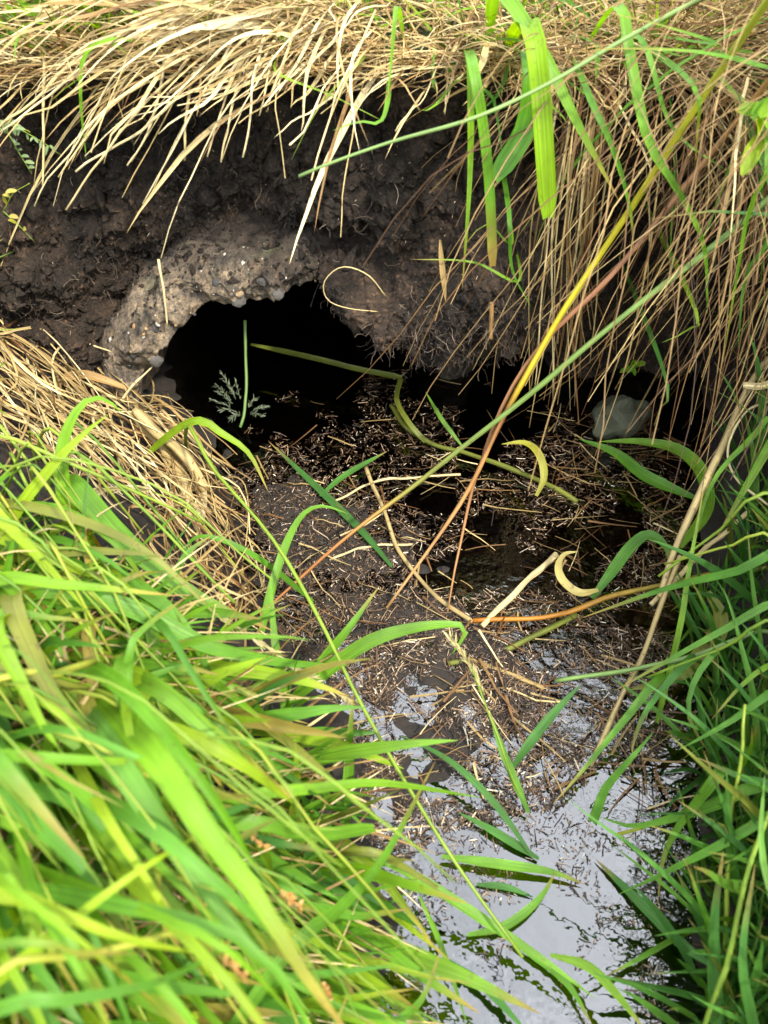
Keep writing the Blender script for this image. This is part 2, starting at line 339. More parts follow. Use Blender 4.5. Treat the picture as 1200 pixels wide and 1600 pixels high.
def ribbon(P, w, face, fold=.3, twist=0., r=0.):
    """a blade: three vertices across, creased along its midrib"""
    n = len(P); T = nrm(np.gradient(P, axis=0)); face = np.broadcast_to(face, P.shape)
    S = nrm(np.cross(T, face)); U = np.cross(S, T)
    if twist:
        a = np.linspace(-.5, .5, n)[:, None]*twist; S, U = S*np.cos(a)+U*np.sin(a), U*np.cos(a)-S*np.sin(a)
    W = np.asarray(w)[:, None]/2
    V = np.stack([P-S*W+U*W*fold, P-U*W*fold*.4, P+S*W+U*W*fold], 1).reshape(-1, 3)
    i = np.arange(n-1)[:, None]*3
    Q = np.concatenate([i+np.array([0, 1, 4, 3]), i+np.array([1, 2, 5, 4])])
    v = np.repeat(np.linspace(0, 1, n), 3); u = np.tile([-1., 0, 1.], n)
    return V, Q, np.stack([u, v, np.full(3*n, r)], 1)
def tube(P, rad, k=5, r=0., flat=1.):
    n = len(P); T = nrm(np.gradient(P, axis=0)); ref = np.array([.31, .52, .79]); S = nrm(np.cross(T, ref)); U = np.cross(S, T)
    a = np.arange(k)*2*np.pi/k; rad = np.asarray(rad)[:, None, None]
    V = (P[:, None]+rad*(S[:, None]*np.cos(a)[None, :, None]+flat*U[:, None]*np.sin(a)[None, :, None])).reshape(-1, 3)
    i, j = np.meshgrid(np.arange(n-1), np.arange(k), indexing='ij'); i = i.ravel(); j = j.ravel(); j2 = (j+1) % k
    Q = np.stack([i*k+j, i*k+j2, (i+1)*k+j2, (i+1)*k+j], 1)
    V = np.vstack([V, P[0], P[-1]]); c0, c1 = n*k, n*k+1; jj = np.arange(k)
    Q = np.vstack([Q, np.stack([np.full(k, c0), (jj+1) % k, jj, jj], 1)[:, [0, 1, 2, 2]]]) if False else Q
    v = np.r_[np.repeat(np.linspace(0, 1, n), k), 0, 1]; u = np.r_[np.tile(np.cos(a), n), 0, 0]
    caps = [[c0, int((x+1) % k), int(x)] for x in jj]+[[c1, int((n-1)*k+x), int((n-1)*k+(x+1) % k)] for x in jj]
    return V, Q, np.stack([u, v, np.full(len(V), r)], 1), caps
def blade_obj(name, parent, base, m, P, w, kind='leaf', face=None, fold=.3, twist=0., r=None, round_=False):
    r = random.random() if r is None else r; n = len(P); W = wprof(n, kind)*w
    if round_:
        k_ = np.linspace(0, 1, n)*random.uniform(5, 12)+random.random()*50; z_ = 0*k_; W = W*(1+.12*noise(np.stack([k_, z_, z_], -1), 5)); Lk = float(np.linalg.norm(P[-1]-P[0]))
        P = P+np.stack([noise(np.stack([k_*.6, z_+q_, z_], -1), 6) for q_ in (3.3, 7.7, 11.1)], -1)*min(.006, Lk*.010)
        V, Q, bl, caps = tube(P, W/2, 6, r); me = mesh(name, V-base, Q.tolist()+caps, bl)
    else:
        if face is None: face = nrm(CAM-P)*.55+np.array([0, 0, .45])
        V, Q, bl = ribbon(P, W, face, fold, twist, r); me = mesh(name, V-base, Q, bl)
    o = link(name, me, m, parent)
    if parent is None: o.location = base
    return o
class Mass:
    """many small pieces joined into one mesh for what nobody could count"""
    def __init__(s): s.V, s.Q, s.B, s.n = [], [], [], 0
    def add(s, V, Q, bl): s.V.append(V); s.Q.append(Q+s.n); s.B.append(bl); s.n += len(V)
    def build(s, name, m, label, cat, parent=None):
        Q = np.vstack(s.Q)
        if Q.shape[1] == 4:
            t = Q[:, 2] == Q[:, 3]
            if t.any(): Q = Q[~t].tolist()+Q[t][:, :3].tolist()
        o = link(name, mesh(name, np.vstack(s.V), Q, np.vstack(s.B)), m, parent)
        return tag(o, label, cat, kind='stuff') if parent is None else tag(o, kind='stuff')
def grid(xs, ys): return np.meshgrid(xs, ys, indexing='ij')
def grid_faces(a, b):
    i, j = np.meshgrid(np.arange(a-1), np.arange(b-1), indexing='ij'); i = i.ravel(); j = j.ravel()
    return np.stack([i*b+j, (i+1)*b+j, (i+1)*b+j+1, i*b+j+1], 1)
def graded(lo, hi, step, far):
    mid = np.arange(lo, hi+step/2, step); d = []; s = step
    while sum(d) < far: s *= 1.35; d.append(s)
    c = np.cumsum(d); return np.r_[(lo-c)[::-1], mid, hi+c]

# ------------------------------------------------------------------ the setting
xs = graded(-.75, .75, .0055, 40); ys = np.r_[(-.3-np.cumsum(.0055*1.35**np.arange(1, 30)))[::-1], np.arange(-.3, 1.9, .0055)]
X, Y = grid(xs, ys); Z = ground_h(X, Y)
Z = np.where((Y > 1.03) & (Z > -.02), np.minimum(Z, .30), Z)
ground = link('ground', mesh('ground', np.stack([X, Y, Z], -1).reshape(-1, 3), grid_faces(*X.shape)), M['soil']); tag(ground, kind='structure')

xs = graded(-.72, .72, .0023, 40); zs = np.r_[np.arange(-.09, .50, .0023)]
nz_ = len(zs); back = np.cumsum(.004*1.22**np.arange(0, 40)); back = back[back < 42]
X, Zf = grid(xs, zs); Yf = face_y(X, Zf)
P = np.stack([X, Yf*0+1., Zf], -1)
soft = ss(1.4, .8, np.abs(X))
amp = soft*(.022*fbm(P*16, 3, 31)+.014*fbm(P*48, 3, 35)+.011*np.abs(fbm(P*85, 2, 39))+.005*noise(P*200, 40))
hole_d = Yf-face_y(X, Zf, False)
Yf = Yf - amp*np.clip(1-hole_d*1.2, .2, 1)
Xf = X + soft*.008*fbm(P*40+9, 2, 44); Zf2 = Zf + soft*.008*fbm(P*40+31, 2, 47)
Xt = np.repeat(xs[:, None], len(back), 1)
Yt = Yf[:, -1:]+back[None, :]; Zt = Zf2[:, -1:] + .06*(1-np.exp(-back/.10))[None, :] + .02*fbm(np.stack([Xt*6, Yt*6, 0*Xt], -1), 3, 50)*ss(0, .2, back)[None, :]
XX = np.hstack([Xf, Xt]); YY = np.hstack([Yf, Yt]); ZZ = np.hstack([Zf2, Zt])
bank = link('bank', mesh('bank', np.stack([XX, YY, ZZ], -1).reshape(-1, 3), grid_faces(*XX.shape)[:, ::-1].copy()), M['peat']); tag(bank, kind='structure')
BANK = (Xf.ravel(), Yf.ravel(), Zf2.ravel())

wx = np.linspace(-1.6, 1.6, 9); wy = np.linspace(-4, 2.0, 12); X, Y = grid(wx, wy)
water = link('water', mesh('water', np.stack([X, Y, 0*X], -1).reshape(-1, 3), grid_faces(*X.shape)), M['water']); tag(water, kind='structure')
# bank top wears turf: a thin sheet following it just above
X = graded(-.72, .72, .02, 40); bk = back
Xg, Bg = grid(X, bk)
yi = np.interp(X, xs, Yf[:, -1]); zi = np.interp(X, xs, Zf2[:, -1])
Yg = yi[:, None]+Bg+.01; Zg = zi[:, None]+.06*(1-np.exp(-Bg/.10))+.012+.02*fbm(np.stack([Xg*6, Yg*6, 0*Xg], -1), 3, 50)*ss(0, .2, Bg)
turf = link('turf', mesh('turf', np.stack([Xg, Yg, Zg], -1).reshape(-1, 3), grid_faces(*Xg.shape)[:, ::-1].copy()), M['turf']); tag(turf, kind='structure')
def bank_top(x, y):
    b = np.maximum(y-np.interp(x, xs, Yf[:, -1]), 0); return np.interp(x, xs, Zf2[:, -1])+.06*(1-np.exp(-b/.10))

# ------------------------------------------------------------------ the concrete pipe
OCT = np.array([(1, 0, 0), (-1, 0, 0), (0, 1, 0), (0, -1, 0), (0, 0, 1), (0, 0, -1)], float)
OF = np.array([(0, 2, 4), (2, 1, 4), (1, 3, 4), (3, 0, 4), (2, 0, 5), (1, 2, 5), (3, 1, 5), (0, 3, 5)])
def build_pipe():
    root = empty('drain_pipe', (PIPE_X, PIPE_Y, PIPE_Z), 'broken old concrete drain pipe set in the black peat bank', 'pipe')
    na = 300; a = np.linspace(0, 2*np.pi, na, endpoint=False)
    # profile: inside far -> inside rim -> end face -> outer rim -> outside far, as (radius, y)
    prof = [(PIPE_RI, y) for y in np.linspace(1.0, .02, 22)]
    prof += [(PIPE_RI+t*(PIPE_RO-PIPE_RI), -.010*math.sin(t*math.pi)+.05*max(0, t-.45)**1.6) for t in np.linspace(.03, .97, 30)]
    prof += [(PIPE_RO+.01, .035+y) for y in np.r_[np.linspace(.0, .2, 34), np.linspace(.24, .9, 10)]]
    pr = np.array(prof); A, I = np.meshgrid(a, np.arange(len(pr)), indexing='ij')
    rr = pr[I, 0]; yy = pr[I, 1]
    D = np.stack([np.cos(A), 0*A, np.sin(A)], -1)
    B = D*rr[..., None]+np.stack([0*A, yy, 0*A], -1)
    near = np.exp(-np.clip(yy, 0, 9)/.09)
    n1 = fbm(B*13+3, 3, 61); n2 = fbm(B*60, 3, 64)+.6*noise(B*190, 68); n3 = fbm(np.stack([np.cos(A)*3, np.sin(A)*3, 0*A], -1), 4, 70)
    mid = ss(PIPE_RI-.001, PIPE_RI+.02, rr)
    rr = rr+near*(.014*n1*mid+(.0015+.0055*mid)*n2)+near*.010*n3*(.35+.65*mid)
    yy = yy+near*(.024*n3+.012*n1+.007*n2)+.13*ss(1.62, 1.05, A)*(A < 2)+.2*(A > 5)          # broken back where the clod hangs
    V = D*rr[..., None]+np.stack([0*A, yy, 0*A], -1); na_, nb = A.shape
    i, j = np.meshgrid(np.arange(na_), np.arange(nb-1), indexing='ij'); i = i.ravel(); j = j.ravel(); i2 = (i+1) % na_
    Q = np.stack([i*nb+j, i*nb+j+1, i2*nb+j+1, i2*nb+j], 1)
    link('pipe_wall', mesh('pipe_wall', V.reshape(-1, 3), Q), M['concrete'], root)
    base = []
    for k in range(6): base.append(pebble_mesh('stone', 1., 80+k))
    mats = ['peb_grey', 'peb_dark', 'peb_tan', 'peb_orange', 'peb_white', 'peb_grey', 'peb_tan', 'peb_dark']
    traced = [(240, 568, 26, 'peb_grey'), (218, 480, 9, 'peb_white'), (275, 538, 14, 'peb_orange'), (358, 497, 18, 'peb_tan'), (368, 476, 30, 'peb_grey'), (331, 440, 22, 'peb_dark'),
              (378, 462, 18, 'peb_tan'), (348, 425, 20, 'peb_tan'), (309, 426, 9, 'peb_white'), (226, 531, 11, 'peb_white'), (237, 517, 18, 'peb_dark'), (403, 405, 10, 'peb_white'),
              (436, 463, 26, 'peb_grey'), (405, 440, 26, 'peb_grey'), (460, 476, 7, 'peb_white'), (205, 560, 13, 'peb_dark'), (203, 575, 10, 'peb_dark'), (352, 405, 8, 'peb_white'), (205, 505, 16, 'peb_orange'), (255, 470, 14, 'peb_grey')]
    Vw = V.reshape(-1, 3)+np.array([PIPE_X, PIPE_Y, PIPE_Z])
    def drop(px, py, s, mk):
        d = nrm(ray(px, py)); T = Vw-CAM; al = T@d; dist = np.linalg.norm(T-al[:, None]*d, axis=1)
        c = np.where(dist < .006)[0]
        if not len(c): return
        k = c[np.argmin(al[c])]; p = Vw[k]
        o = link('stone', pebs[mk][random.randrange(6)], None, root); r_ = .75*s/2*al[k]/FOC
        o.location = p-np.array([PIPE_X, PIPE_Y, PIPE_Z])+np.array([0, .7*r_, -.5*r_])
        o.rotation_euler = [random.uniform(0, 6.3) for _ in range(3)]; o.scale = [r_*random.uniform(.75, 1.2) for _ in range(3)]
    pebs = {}
    for mk in set(mats):
        pebs[mk] = []
        for b in base:
            c = b.copy(); c.materials.append(M[mk]); pebs[mk].append(c)
    for q in traced: drop(*q)
    for k in range(260):
        th = random.uniform(1.3, 3.2); rad = random.uniform(PIPE_RI+.004, PIPE_RO+.03)
        p = np.array([PIPE_X+rad*math.cos(th), PIPE_Y, PIPE_Z+rad*math.sin(th)]); d = p-CAM
        u = d/(d@FW); drop(600+FOC*u[0], 800-FOC*(u@UP), random.choice([2, 3, 3, 4, 4, 5, 7, 10]), random.choice(['peb_grey', 'peb_dark', 'peb_tan', 'peb_dark', 'peb_grey', 'peb_tan', 'peb_dark', 'peb_grey', 'peb_tan', 'peb_tan', 'peb_white', 'peb_orange']))
    ms = Mass(); cand = Vw[(Vw[:, 1] < 1.0) & (Vw[:, 2] > 0) & (np.hypot(Vw[:, 0]-PIPE_X, Vw[:, 2]-PIPE_Z) > PIPE_RI+.012)]
    for p in cand[RNG.choice(len(cand), 5200)]:
        q = np.hypot(p[0]-PIPE_X, p[2]-PIPE_Z)-PIPE_RI
        if random.random() > .12+9*(q-.03)+1.2*(p[0]-PIPE_X+.05)+3*(p[1]-PIPE_Y-.02): continue
        sz = .0018*math.exp(random.gauss(0, .6)); V = OCT*RNG.uniform(.5, 1.4, (6, 3))*sz+RNG.normal(0, sz*.3, (6, 3))+p; ms.add(V, OF, np.zeros((6, 3)))
    ms.build('peat_crumbs', M['peat'], 'black peat crumbs fallen on the concrete pipe rim', 'peat')
    return root
def pebble_mesh(name, r, s, sub=2, flat=1., rough=.22):
    import bmesh
    bm = bmesh.new(); bmesh.ops.create_icosphere(bm, subdivisions=sub, radius=1.)
    co = np.array([v.co[:] for v in bm.verts]); n = noise(co*1.3+s*7.1, s)+.5*noise(co*2.9+s, s+1)
    co = co*(1+rough*n[:, None])*r
    for v, c in zip(bm.verts, co): v.co = c
    me = bpy.data.meshes.new(name); bm.to_mesh(me); bm.free(); return me
build_pipe()

# ------------------------------------------------------------------ peat crumbs, roots (nobody could count them)
def face_points(n, zlo=.03, zhi=.5, xlo=-.7, xhi=.7):
    x, y, z = BANK; k = np.where((x > xlo) & (x < xhi) & (z > zlo) & (z < zhi) & (y < 1.12))[0]
    k = RNG.choice(k, n); return np.stack([x[k], y[k], z[k]], 1)
Pc = face_points(26000); mass = Mass()
for p in Pc:
    s = .0017*math.exp(random.gauss(0, .7)); V = (OCT*RNG.uniform(.6, 1.3, (6, 3))*s+RNG.normal(0, s*.25, (6, 3)))+p-np.array([0, .2*s, 0])
    mass.add(V, OF, np.zeros((6, 3)))
Pf = face_points(9000); fl = Mass()
for p in Pf:
    L = .0022*math.exp(random.gauss(0, .6)); d = RNG.normal(0, 1, 3); d *= L/np.linalg.norm(d); c = p-np.array([0, .0015, 0])
    V, Q, bl = ribbon(np.array([c-d*.5, c, c+d*.5]), np.array([.8, 1, .6])*random.uniform(.0004, .0010), np.array([0, -.8, .6]), .2, 0, random.random()**2.6); fl.add(V, Q, bl)
fl.build('plant_flecks', M['litter'], 'tiny dead plant flecks sticking to the peat face', 'debris')
mass.build('peat_crumbs', M['peat'], 'loose black peat crumbs over the bank face around the pipe', 'peat')
mass = Mass()
for p in np.vstack([face_points(3600), face_points(1500, .10, .30, -.03, .26), face_points(500, .1, .3, -.65, -.36)]):
    L = random.uniform(.008, .035)*(1.6 if random.random() < .12 else 1); n = 6
    d = np.array([random.gauss(0, 1), -abs(random.gauss(.5, .5)), random.gauss(-.5, .8)]); d /= np.linalg.norm(d); P = [p-np.array([0, .001, 0])]
    for k in range(n-1):
        d = nrm(d+RNG.normal(0, .42, 3)+np.array([0, 0, -.14])); P.append(P[-1]+d*L/n)
    w = random.uniform(.0002, .0005); V, Q, bl = ribbon(np.array(P), np.full(n, w), np.array([0, -.8, .6]), .1, 0, random.random()**2.); mass.add(V, Q, bl)
mass.build('root_fibres', M['root'], 'fine pale root hairs poking out of the black peat face', 'roots')

# ------------------------------------------------------------------ generic grown blades
def table(fn, x0, x1, y0, y1, st):
    gx, gy = np.arange(x0, x1+st, st), np.arange(y0, y1+st, st); G = fn(*np.meshgrid(gx, gy, indexing='ij')).tolist(); nx, ny = len(gx)-2, len(gy)-2
    def look(x, y):
        u = (x-x0)/st; v = (y-y0)/st; i = min(max(int(u), 0), nx); j = min(max(int(v), 0), ny); u = min(max(u-i, 0), 1); v = min(max(v-j, 0), 1)
        return (G[i][j]*(1-u)+G[i+1][j]*u)*(1-v)+(G[i][j+1]*(1-u)+G[i+1][j+1]*u)*v
    return look
face_at = table(lambda x, z: face_y(x, z, False), -.8, .8, -.1, .56, .006)
ground_at = table(ground_h, -2.4, 2.4, -2.4, 1.2, .012)
GX, GY = np.arange(-1.2, 1.2, .005), np.arange(-.6, 1.3, .005); GZ = ground_h(*np.meshgrid(GX, GY, indexing='ij'))
def ground_v(x, y):
    u = np.clip((np.asarray(x, float)+1.2)/.005, 0, len(GX)-1.001); v = np.clip((np.asarray(y, float)+.6)/.005, 0, len(GY)-1.001); i = u.astype(int); j = v.astype(int); u = u-i; v = v-j
    return (GZ[i, j]*(1-u)+GZ[i+1, j]*u)*(1-v)+(GZ[i, j+1]*(1-u)+GZ[i+1, j+1]*u)*v
top_at = table(lambda x, y: bank_top(x, y), -1.0, 1.0, .8, 1.8, .012)
def grown(base, d0, L, n=12, droop=1., wob=.1, floor=None):
    """a blade from base: starts along d0 and bends over under its own weight"""
    x, y, z = (float(v) for v in base); P = [(x, y, z)]; dx, dy, dz = (float(v) for v in d0); g = random.gauss
    l = math.sqrt(dx*dx+dy*dy+dz*dz); dx /= l; dy /= l; dz /= l; st = L/(n-1); sx, sy, sz = g(0, wob)*st*3, g(0, wob)*st*3, g(0, wob)*st*3; k2 = wob*.15
    for k in range(n-1):
        dx += sx+g(0, k2); dy += sy+g(0, k2); dz += sz+g(0, k2)-droop*st*4*(.3+k/n)
        l = math.sqrt(dx*dx+dy*dy+dz*dz); dx /= l; dy /= l; dz /= l; x += dx*st; y += dy*st; z += dz*st
        if floor: x, y, z = floor((x, y, z))
        P.append((x, y, z))
    return np.array(P)
def keep_off_face(q):
    x, y, z = q
    if z < .50 and abs(x) < .7:
        lim = face_at(x, z)-.012
        if y > lim: y = max(lim, y-.03)
    else: z = max(z, top_at(x, y)+.012)
    return x, y, z
def ground_floor(q): return q[0], q[1], max(q[2], ground_at(q[0], q[1])+.004)

# thatch hanging over the bank's lip: (x range, y range, lean, length, count, how pale)
def thatch(name, label, xr, yr, lean, Lr, cnt, pale, dull=False, green=0, down=0., zoff=(0., .05), rnd=.3, w=(.0014, .0032), seed=1, group=None):
    random.seed(seed)
    bx, by = sum(xr)/2, sum(yr)/2; base = np.array([bx, by, bank_top(bx, by)])
    root = empty(name, base, label, 'dry grass', group)
    for k in range(cnt):
        x, y = random.uniform(*xr), random.uniform(*yr); z = bank_top(x, y)+random.uniform(*zoff)
        d = np.array(lean)+RNG.normal(0, rnd, 3); L = random.uniform(*Lr)
        P = grown((x, y, z), d, L, 12, .55+down, .25+.2*(down > .5), keep_off_face)
        g = random.random() < green
        m = M['green'] if g else M['strawdull' if dull or random.random() < .25 else 'straw']
        r = min(1, max(0, random.gauss(pale, .27))); ww = random.uniform(*w)*(1.5 if g else 1)
        if random.random() < .5 and not g: blade_obj('straw', root, base, m, P, ww, 'stem', r=r, round_=True)
        else: blade_obj('leaf' if g else 'straw', root, base, m, P, ww*(random.uniform(2.2, 3.6) if random.random() < .18 else 1.5), 'leaf', r=r, fold=.4, twist=random.uniform(-2, 2))
    return root
thatch('dry_grass_tuft', 'pale combed straw tuft overhanging the peat above the broken pipe', (-.24, -.02), (.94, 1.08), (-.62, -.60, .16), (.12, .36), 130, .80, seed=2, rnd=.2, w=(.0012, .0026))
thatch('dry_grass_tuft', 'reddish tan flattened straw spread over the bank beside the small leafy sprig', (-.62, -.22), (.95, 1.12), (-.8, -.46, .12), (.12, .36), 130, .55, seed=3, rnd=.25, green=.14, w=(.0012, .0026))
thatch('dry_grass_tuft', 'straight bright straw bunch hanging over the black peat lump', (-.12, .01), (.93, 1.02), (-.40, -.62, .10), (.14, .29), 70, .88, seed=4, rnd=.16, down=.3, w=(.0012, .0028))
thatch('dry_grass_tuft', 'tangled short brownish dead grass hanging beside the blunt thick leaf', (.05, .28), (.90, 1.0), (.16, -.6, .0), (.05, .17), 190, .55, seed=5, rnd=.42, down=.8, green=.13, w=(.001, .0022))
thatch('dry_grass_tuft', 'long dead grass curtain hanging over the shaded hollow beside the stone', (.29, .52), (.90, 1.02), (.30, -.30, .10), (.24, .52), 230, .5, seed=6, rnd=.22, down=1.0, green=.11, w=(.001, .0022))
thatch('dry_grass_tuft', 'tall dead brown stalks hanging down the side bank behind the crossing rush stems', (.44, .66), (.84, 1.0), (.14, -.25, .10), (.30, .58), 240, .5, seed=7, rnd=.22, down=1.0, green=.13, w=(.001, .0024))
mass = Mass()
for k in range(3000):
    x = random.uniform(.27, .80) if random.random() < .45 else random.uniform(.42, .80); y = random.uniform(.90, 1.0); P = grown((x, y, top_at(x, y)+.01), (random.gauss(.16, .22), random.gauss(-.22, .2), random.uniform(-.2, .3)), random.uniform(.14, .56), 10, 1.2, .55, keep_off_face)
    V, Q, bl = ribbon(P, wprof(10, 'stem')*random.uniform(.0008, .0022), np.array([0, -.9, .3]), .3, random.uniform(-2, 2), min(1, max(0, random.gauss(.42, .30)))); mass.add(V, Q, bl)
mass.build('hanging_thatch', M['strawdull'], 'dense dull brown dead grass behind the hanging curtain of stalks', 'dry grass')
TB = np.array([-.25, .93, .52]); TS = empty('dry_grass_tuft', TB, 'long single pale straws hanging lowest over the dark hollow beside the pipe', 'dry grass')
for k, pts in enumerate([[(290, 20, .93), (200, 95, .86), (110, 235, .82), (72, 285, .81), (55, 322, .81)], [(240, 60, .93), (175, 160, .85), (125, 225, .82), (90, 277, .81)], [(330, 40, .93), (262, 130, .86), (187, 205, .82), (104, 328, .80)], [(380, 30, .93), (340, 110, .86), (292, 195, .82), (222, 317, .80)],
        [(330, 80, .92), (262, 170, .84), (190, 222, .82), (120, 267, .81)], [(300, 120, .90), (291, 190, .84), (288, 250, .83)], [(420, 20, .93), (397, 120, .85), (390, 190, .83), (381, 247, .82)], [(390, 60, .93), (362, 170, .84), (345, 253, .82)], [(370, 90, .92), (342, 185, .84), (324, 245, .83)],
        [(480, 10, .94), (450, 75, .87), (417, 174, .83)], [(150, 60, .93), (60, 150, .85), (-20, 215, .82)], [(200, 50, .93), (110, 120, .86), (40, 180, .83), (-10, 212, .82)], [(430, 60, .92), (415, 140, .85), (405, 180, .84)], [(260, 90, .90), (238, 190, .84), (200, 260, .82)], [(70, 90, .90), (68, 200, .83), (66, 290, .81)]]):
    P = curve([CAM+ray(x_, y_)*(d_/ray(x_, y_)[1]) for x_, y_, d_ in pts], 16); blade_obj('straw', TS, TB, M['straw'], P, random.uniform(.0028, .0044), 'stem', r=random.uniform(.65, 1.), round_=True)
TB = np.array([.27, .90, .54]); TS = empty('dry_grass_tuft', TB, 'narrow hanging bunch of tan stalks reaching down beside the peat clod', 'dry grass')
for k in range(34):
    x_, d_ = random.gauss(880, 26), random.uniform(.80, .90); e_ = random.uniform(480, 665); tx = random.gauss(-18, 20)
    P = curve([CAM+ray(a_, b_)*(c_/ray(a_, b_)[1]) for a_, b_, c_ in ((x_+45, 90, .95), (x_+22, 230, d_+.02), (x_+random.gauss(6, 8), 380, d_), (x_+tx, e_, d_+.01))], 14)
    blade_obj('straw', TS, TB, M[random.choice(['straw', 'strawdull', 'strawdull'])], P, random.uniform(.0016, .0036), 'stem', r=min(1, max(0, random.gauss(.55, .25))), round_=random.random() < .5, twist=random.uniform(-2, 2))
# matted turf in and above it
mass = Mass()
for k in range(5200):
    x, y = random.uniform(-.85, .85), .90+abs(random.gauss(0, .16)); y = max(y, float(np.interp(x, xs, Yf[:, -1]))+.0); z = bank_top(x, y)
    P = grown((x, y, z), (random.gauss(-.35, .6), random.gauss(-.5, .5), random.uniform(.1, .7)), random.uniform(.05, .16), 7, 1.1, .3, keep_off_face)
    V, Q, bl = ribbon(P, wprof(7, 'leaf')*random.uniform(.0012, .003), np.array([0, -.5, .8]), .3, random.uniform(-2, 2), min(1, max(0, random.gauss(.5, .28)))); mass.add(V, Q, bl)
mass.build('dry_grass_thatch', M['straw'], 'matted dead grass thatch covering the bank top', 'dry grass')
mass = Mass()
for k in range(4200):
    x, y = random.uniform(-.9, .8), .96+abs(random.gauss(0, .2)); w_ = ss(-.12, -.4, x)
    if random.random() > .25+.75*float(w_): continue
    z = bank_top(x, y)
    P = grown((x, y, z), (random.gauss(0, .6), random.gauss(-.2, .5), random.uniform(.4, 1)), random.uniform(.06, .17), 7, 1.3, .3)
    V, Q, bl = ribbon(P, wprof(7, 'leaf')*random.uniform(.002, .006), np.array([0, -.5, .8]), .3, random.uniform(-1, 1), random.random()); mass.add(V, Q, bl)
mass.build('short_grass', M['lush'], 'short fresh green grass growing through the thatch on the bank top', 'grass')

# ------------------------------------------------------------------ placing things by photo pixel on what they touch
def hit(px, py, water=True):
    px = np.atleast_1d(np.asarray(px, float)); py = np.atleast_1d(np.asarray(py, float)); h = np.full(px.shape, .1)
    D = FW+np.stack([(px-600)/FOC, 0*px, 0*px], -1)+UP*((800-py)/FOC)[:, None]
    for _ in range(14):
        p = CAM+D*((h-.8)/D[:, 2])[:, None]; g = ground_v(p[:, 0], p[:, 1])
        if water: g = np.maximum(g, 0)
        h = .5*h+.5*np.clip(g, -.1, .5)
    p = CAM+D*((h-.8)/D[:, 2])[:, None]; g = ground_v(p[:, 0], p[:, 1]); p[:, 2] = np.maximum(g, 0) if water else g
    return p
def in_poly(x, y, poly):
    c = np.zeros(len(x), bool); n = len(poly)
    for i in range(n):
        x1, y1 = poly[i]; x2, y2 = poly[(i+1) % n]
        k = ((y1 > y) != (y2 > y)) & (x < (x2-x1)*(y-y1)/(y2-y1+1e-9)+x1); c ^= k
    return c
def sample(poly, n):
    q = np.array(poly, float); out = np.zeros((0, 2))
    while len(out) < n:
        p = RNG.uniform(q.min(0), q.max(0), (n*2, 2)); out = np.vstack([out, p[in_poly(p[:, 0], p[:, 1], poly)]])
    return out[:n]
def tussock(name, px, py, label, cat='grass', group=None):
    b = hit(px, py)[0]; return (empty(name, b, label, cat, group), b)
def trace(T, m, wpx, pts, kind='leaf', rooted=True, round_=False, name=None, n=18, fold=.3, twist=0., r=None, mode='h', face=None, from_bank=False):
    P = [at_h(*p) if mode == 'h' else at_y(*p) for p in pts]
    w = wpx/FOC*float(np.mean([(p-CAM)@FW for p in P]))
    if from_bank:
        p = P[0]; z = min(p[2], .50); fy = face_at(p[0], z)
        if p[1] < fy-.02: P = [np.array([p[0]+.01, fy+.03, top_at(p[0], fy+.03)+.005]) if p[2] > .42 else np.array([p[0]+.01, fy+.01, p[2]-.01])]+P
    if rooted:
        t = nrm(P[1]-P[0]); hz = nrm(t*np.array([1, 1, 0])+np.array([1e-4, 0, 0])); up_ = P[0][2]-ground_at(P[0][0], P[0][1])
        if up_ > .02:
            q = P[0]-hz*max(.07, up_*.75); g = min(ground_at(q[0], q[1]), P[0][2]-.5*up_)-.02; P = [np.array([q[0], q[1], g])] + P
    P = curve(P, n); root, b = T if T else (None, P[0].copy())
    return blade_obj(name or ('stem' if round_ else 'leaf'), root, b, M[m], P, w, kind, face, fold, twist, r, round_)
def seed_head(parent, base, P, m, n=26, L=.012, w=.0022, spread=.5, name='seed_head'):
    """spikelets standing off along the axis P, joined as one head"""
    ms = Mass(); T = nrm(np.gradient(P, axis=0))
    for k in range(n):
        i = random.uniform(0, len(P)-1.01); a = int(i); f = i-a; p = P[a]*(1-f)+P[a+1]*f; t = T[a]
        d = nrm(t+RNG.normal(0, spread, 3)); l = L*random.uniform(.6, 1.2)
        q = np.array([p, p+d*l*.5, p+d*l]); V, Q, bl = ribbon(q, np.array([.4, 1, .15])*w, RNG.normal(0, 1, 3), .5, 0, random.random()); ms.add(V, Q, bl)
    ax, qx, bx, cp = tube(P, np.full(len(P), .0006), 4, .3); ms.add(ax, qx, bx)
    return link(name, mesh(name, np.vstack(ms.V)-base, np.vstack(ms.Q), np.vstack(ms.B)), M[m], parent)

# ------------------------------------------------------------------ dead straw and stalks lying beside the pipe mouth
def flat_straw(T, poly, cnt, dirv, Lr, pale, dull=.3, lift=(.004, .05), w=(.0012, .003), seed=1):
    random.seed(seed); root, b = T
    for px, py in sample(poly, cnt):
        c = hit(px, py)[0]; d = nrm(np.array([dirv[0], dirv[1], 0])+RNG.normal(0, .35, 3)*np.array([1, 1, .25])); L = random.uniform(*Lr); up = random.uniform(*lift)
        s = np.linspace(-.5, .5, 9)[:, None]; P = c+d*s*L; bend = RNG.normal(0, .12, 3)*L; bend[2] = abs(bend[2])*.6; P = P+(1-4*s*s)*bend
        P[:, 2] = np.maximum(ground_v(P[:, 0], P[:, 1]), 0)*.7+.3*c[2]+up+(P[:, 2]-c[2])
        rd = random.random() < .5
        blade_obj('straw', root, b, M['strawdull' if random.random() < dull else 'straw'], P, random.uniform(*w)*(1 if rd else 1.5), 'stem', r=min(1, max(0, random.gauss(pale, .25))), round_=rd, twist=random.uniform(-2, 2), fold=.4)
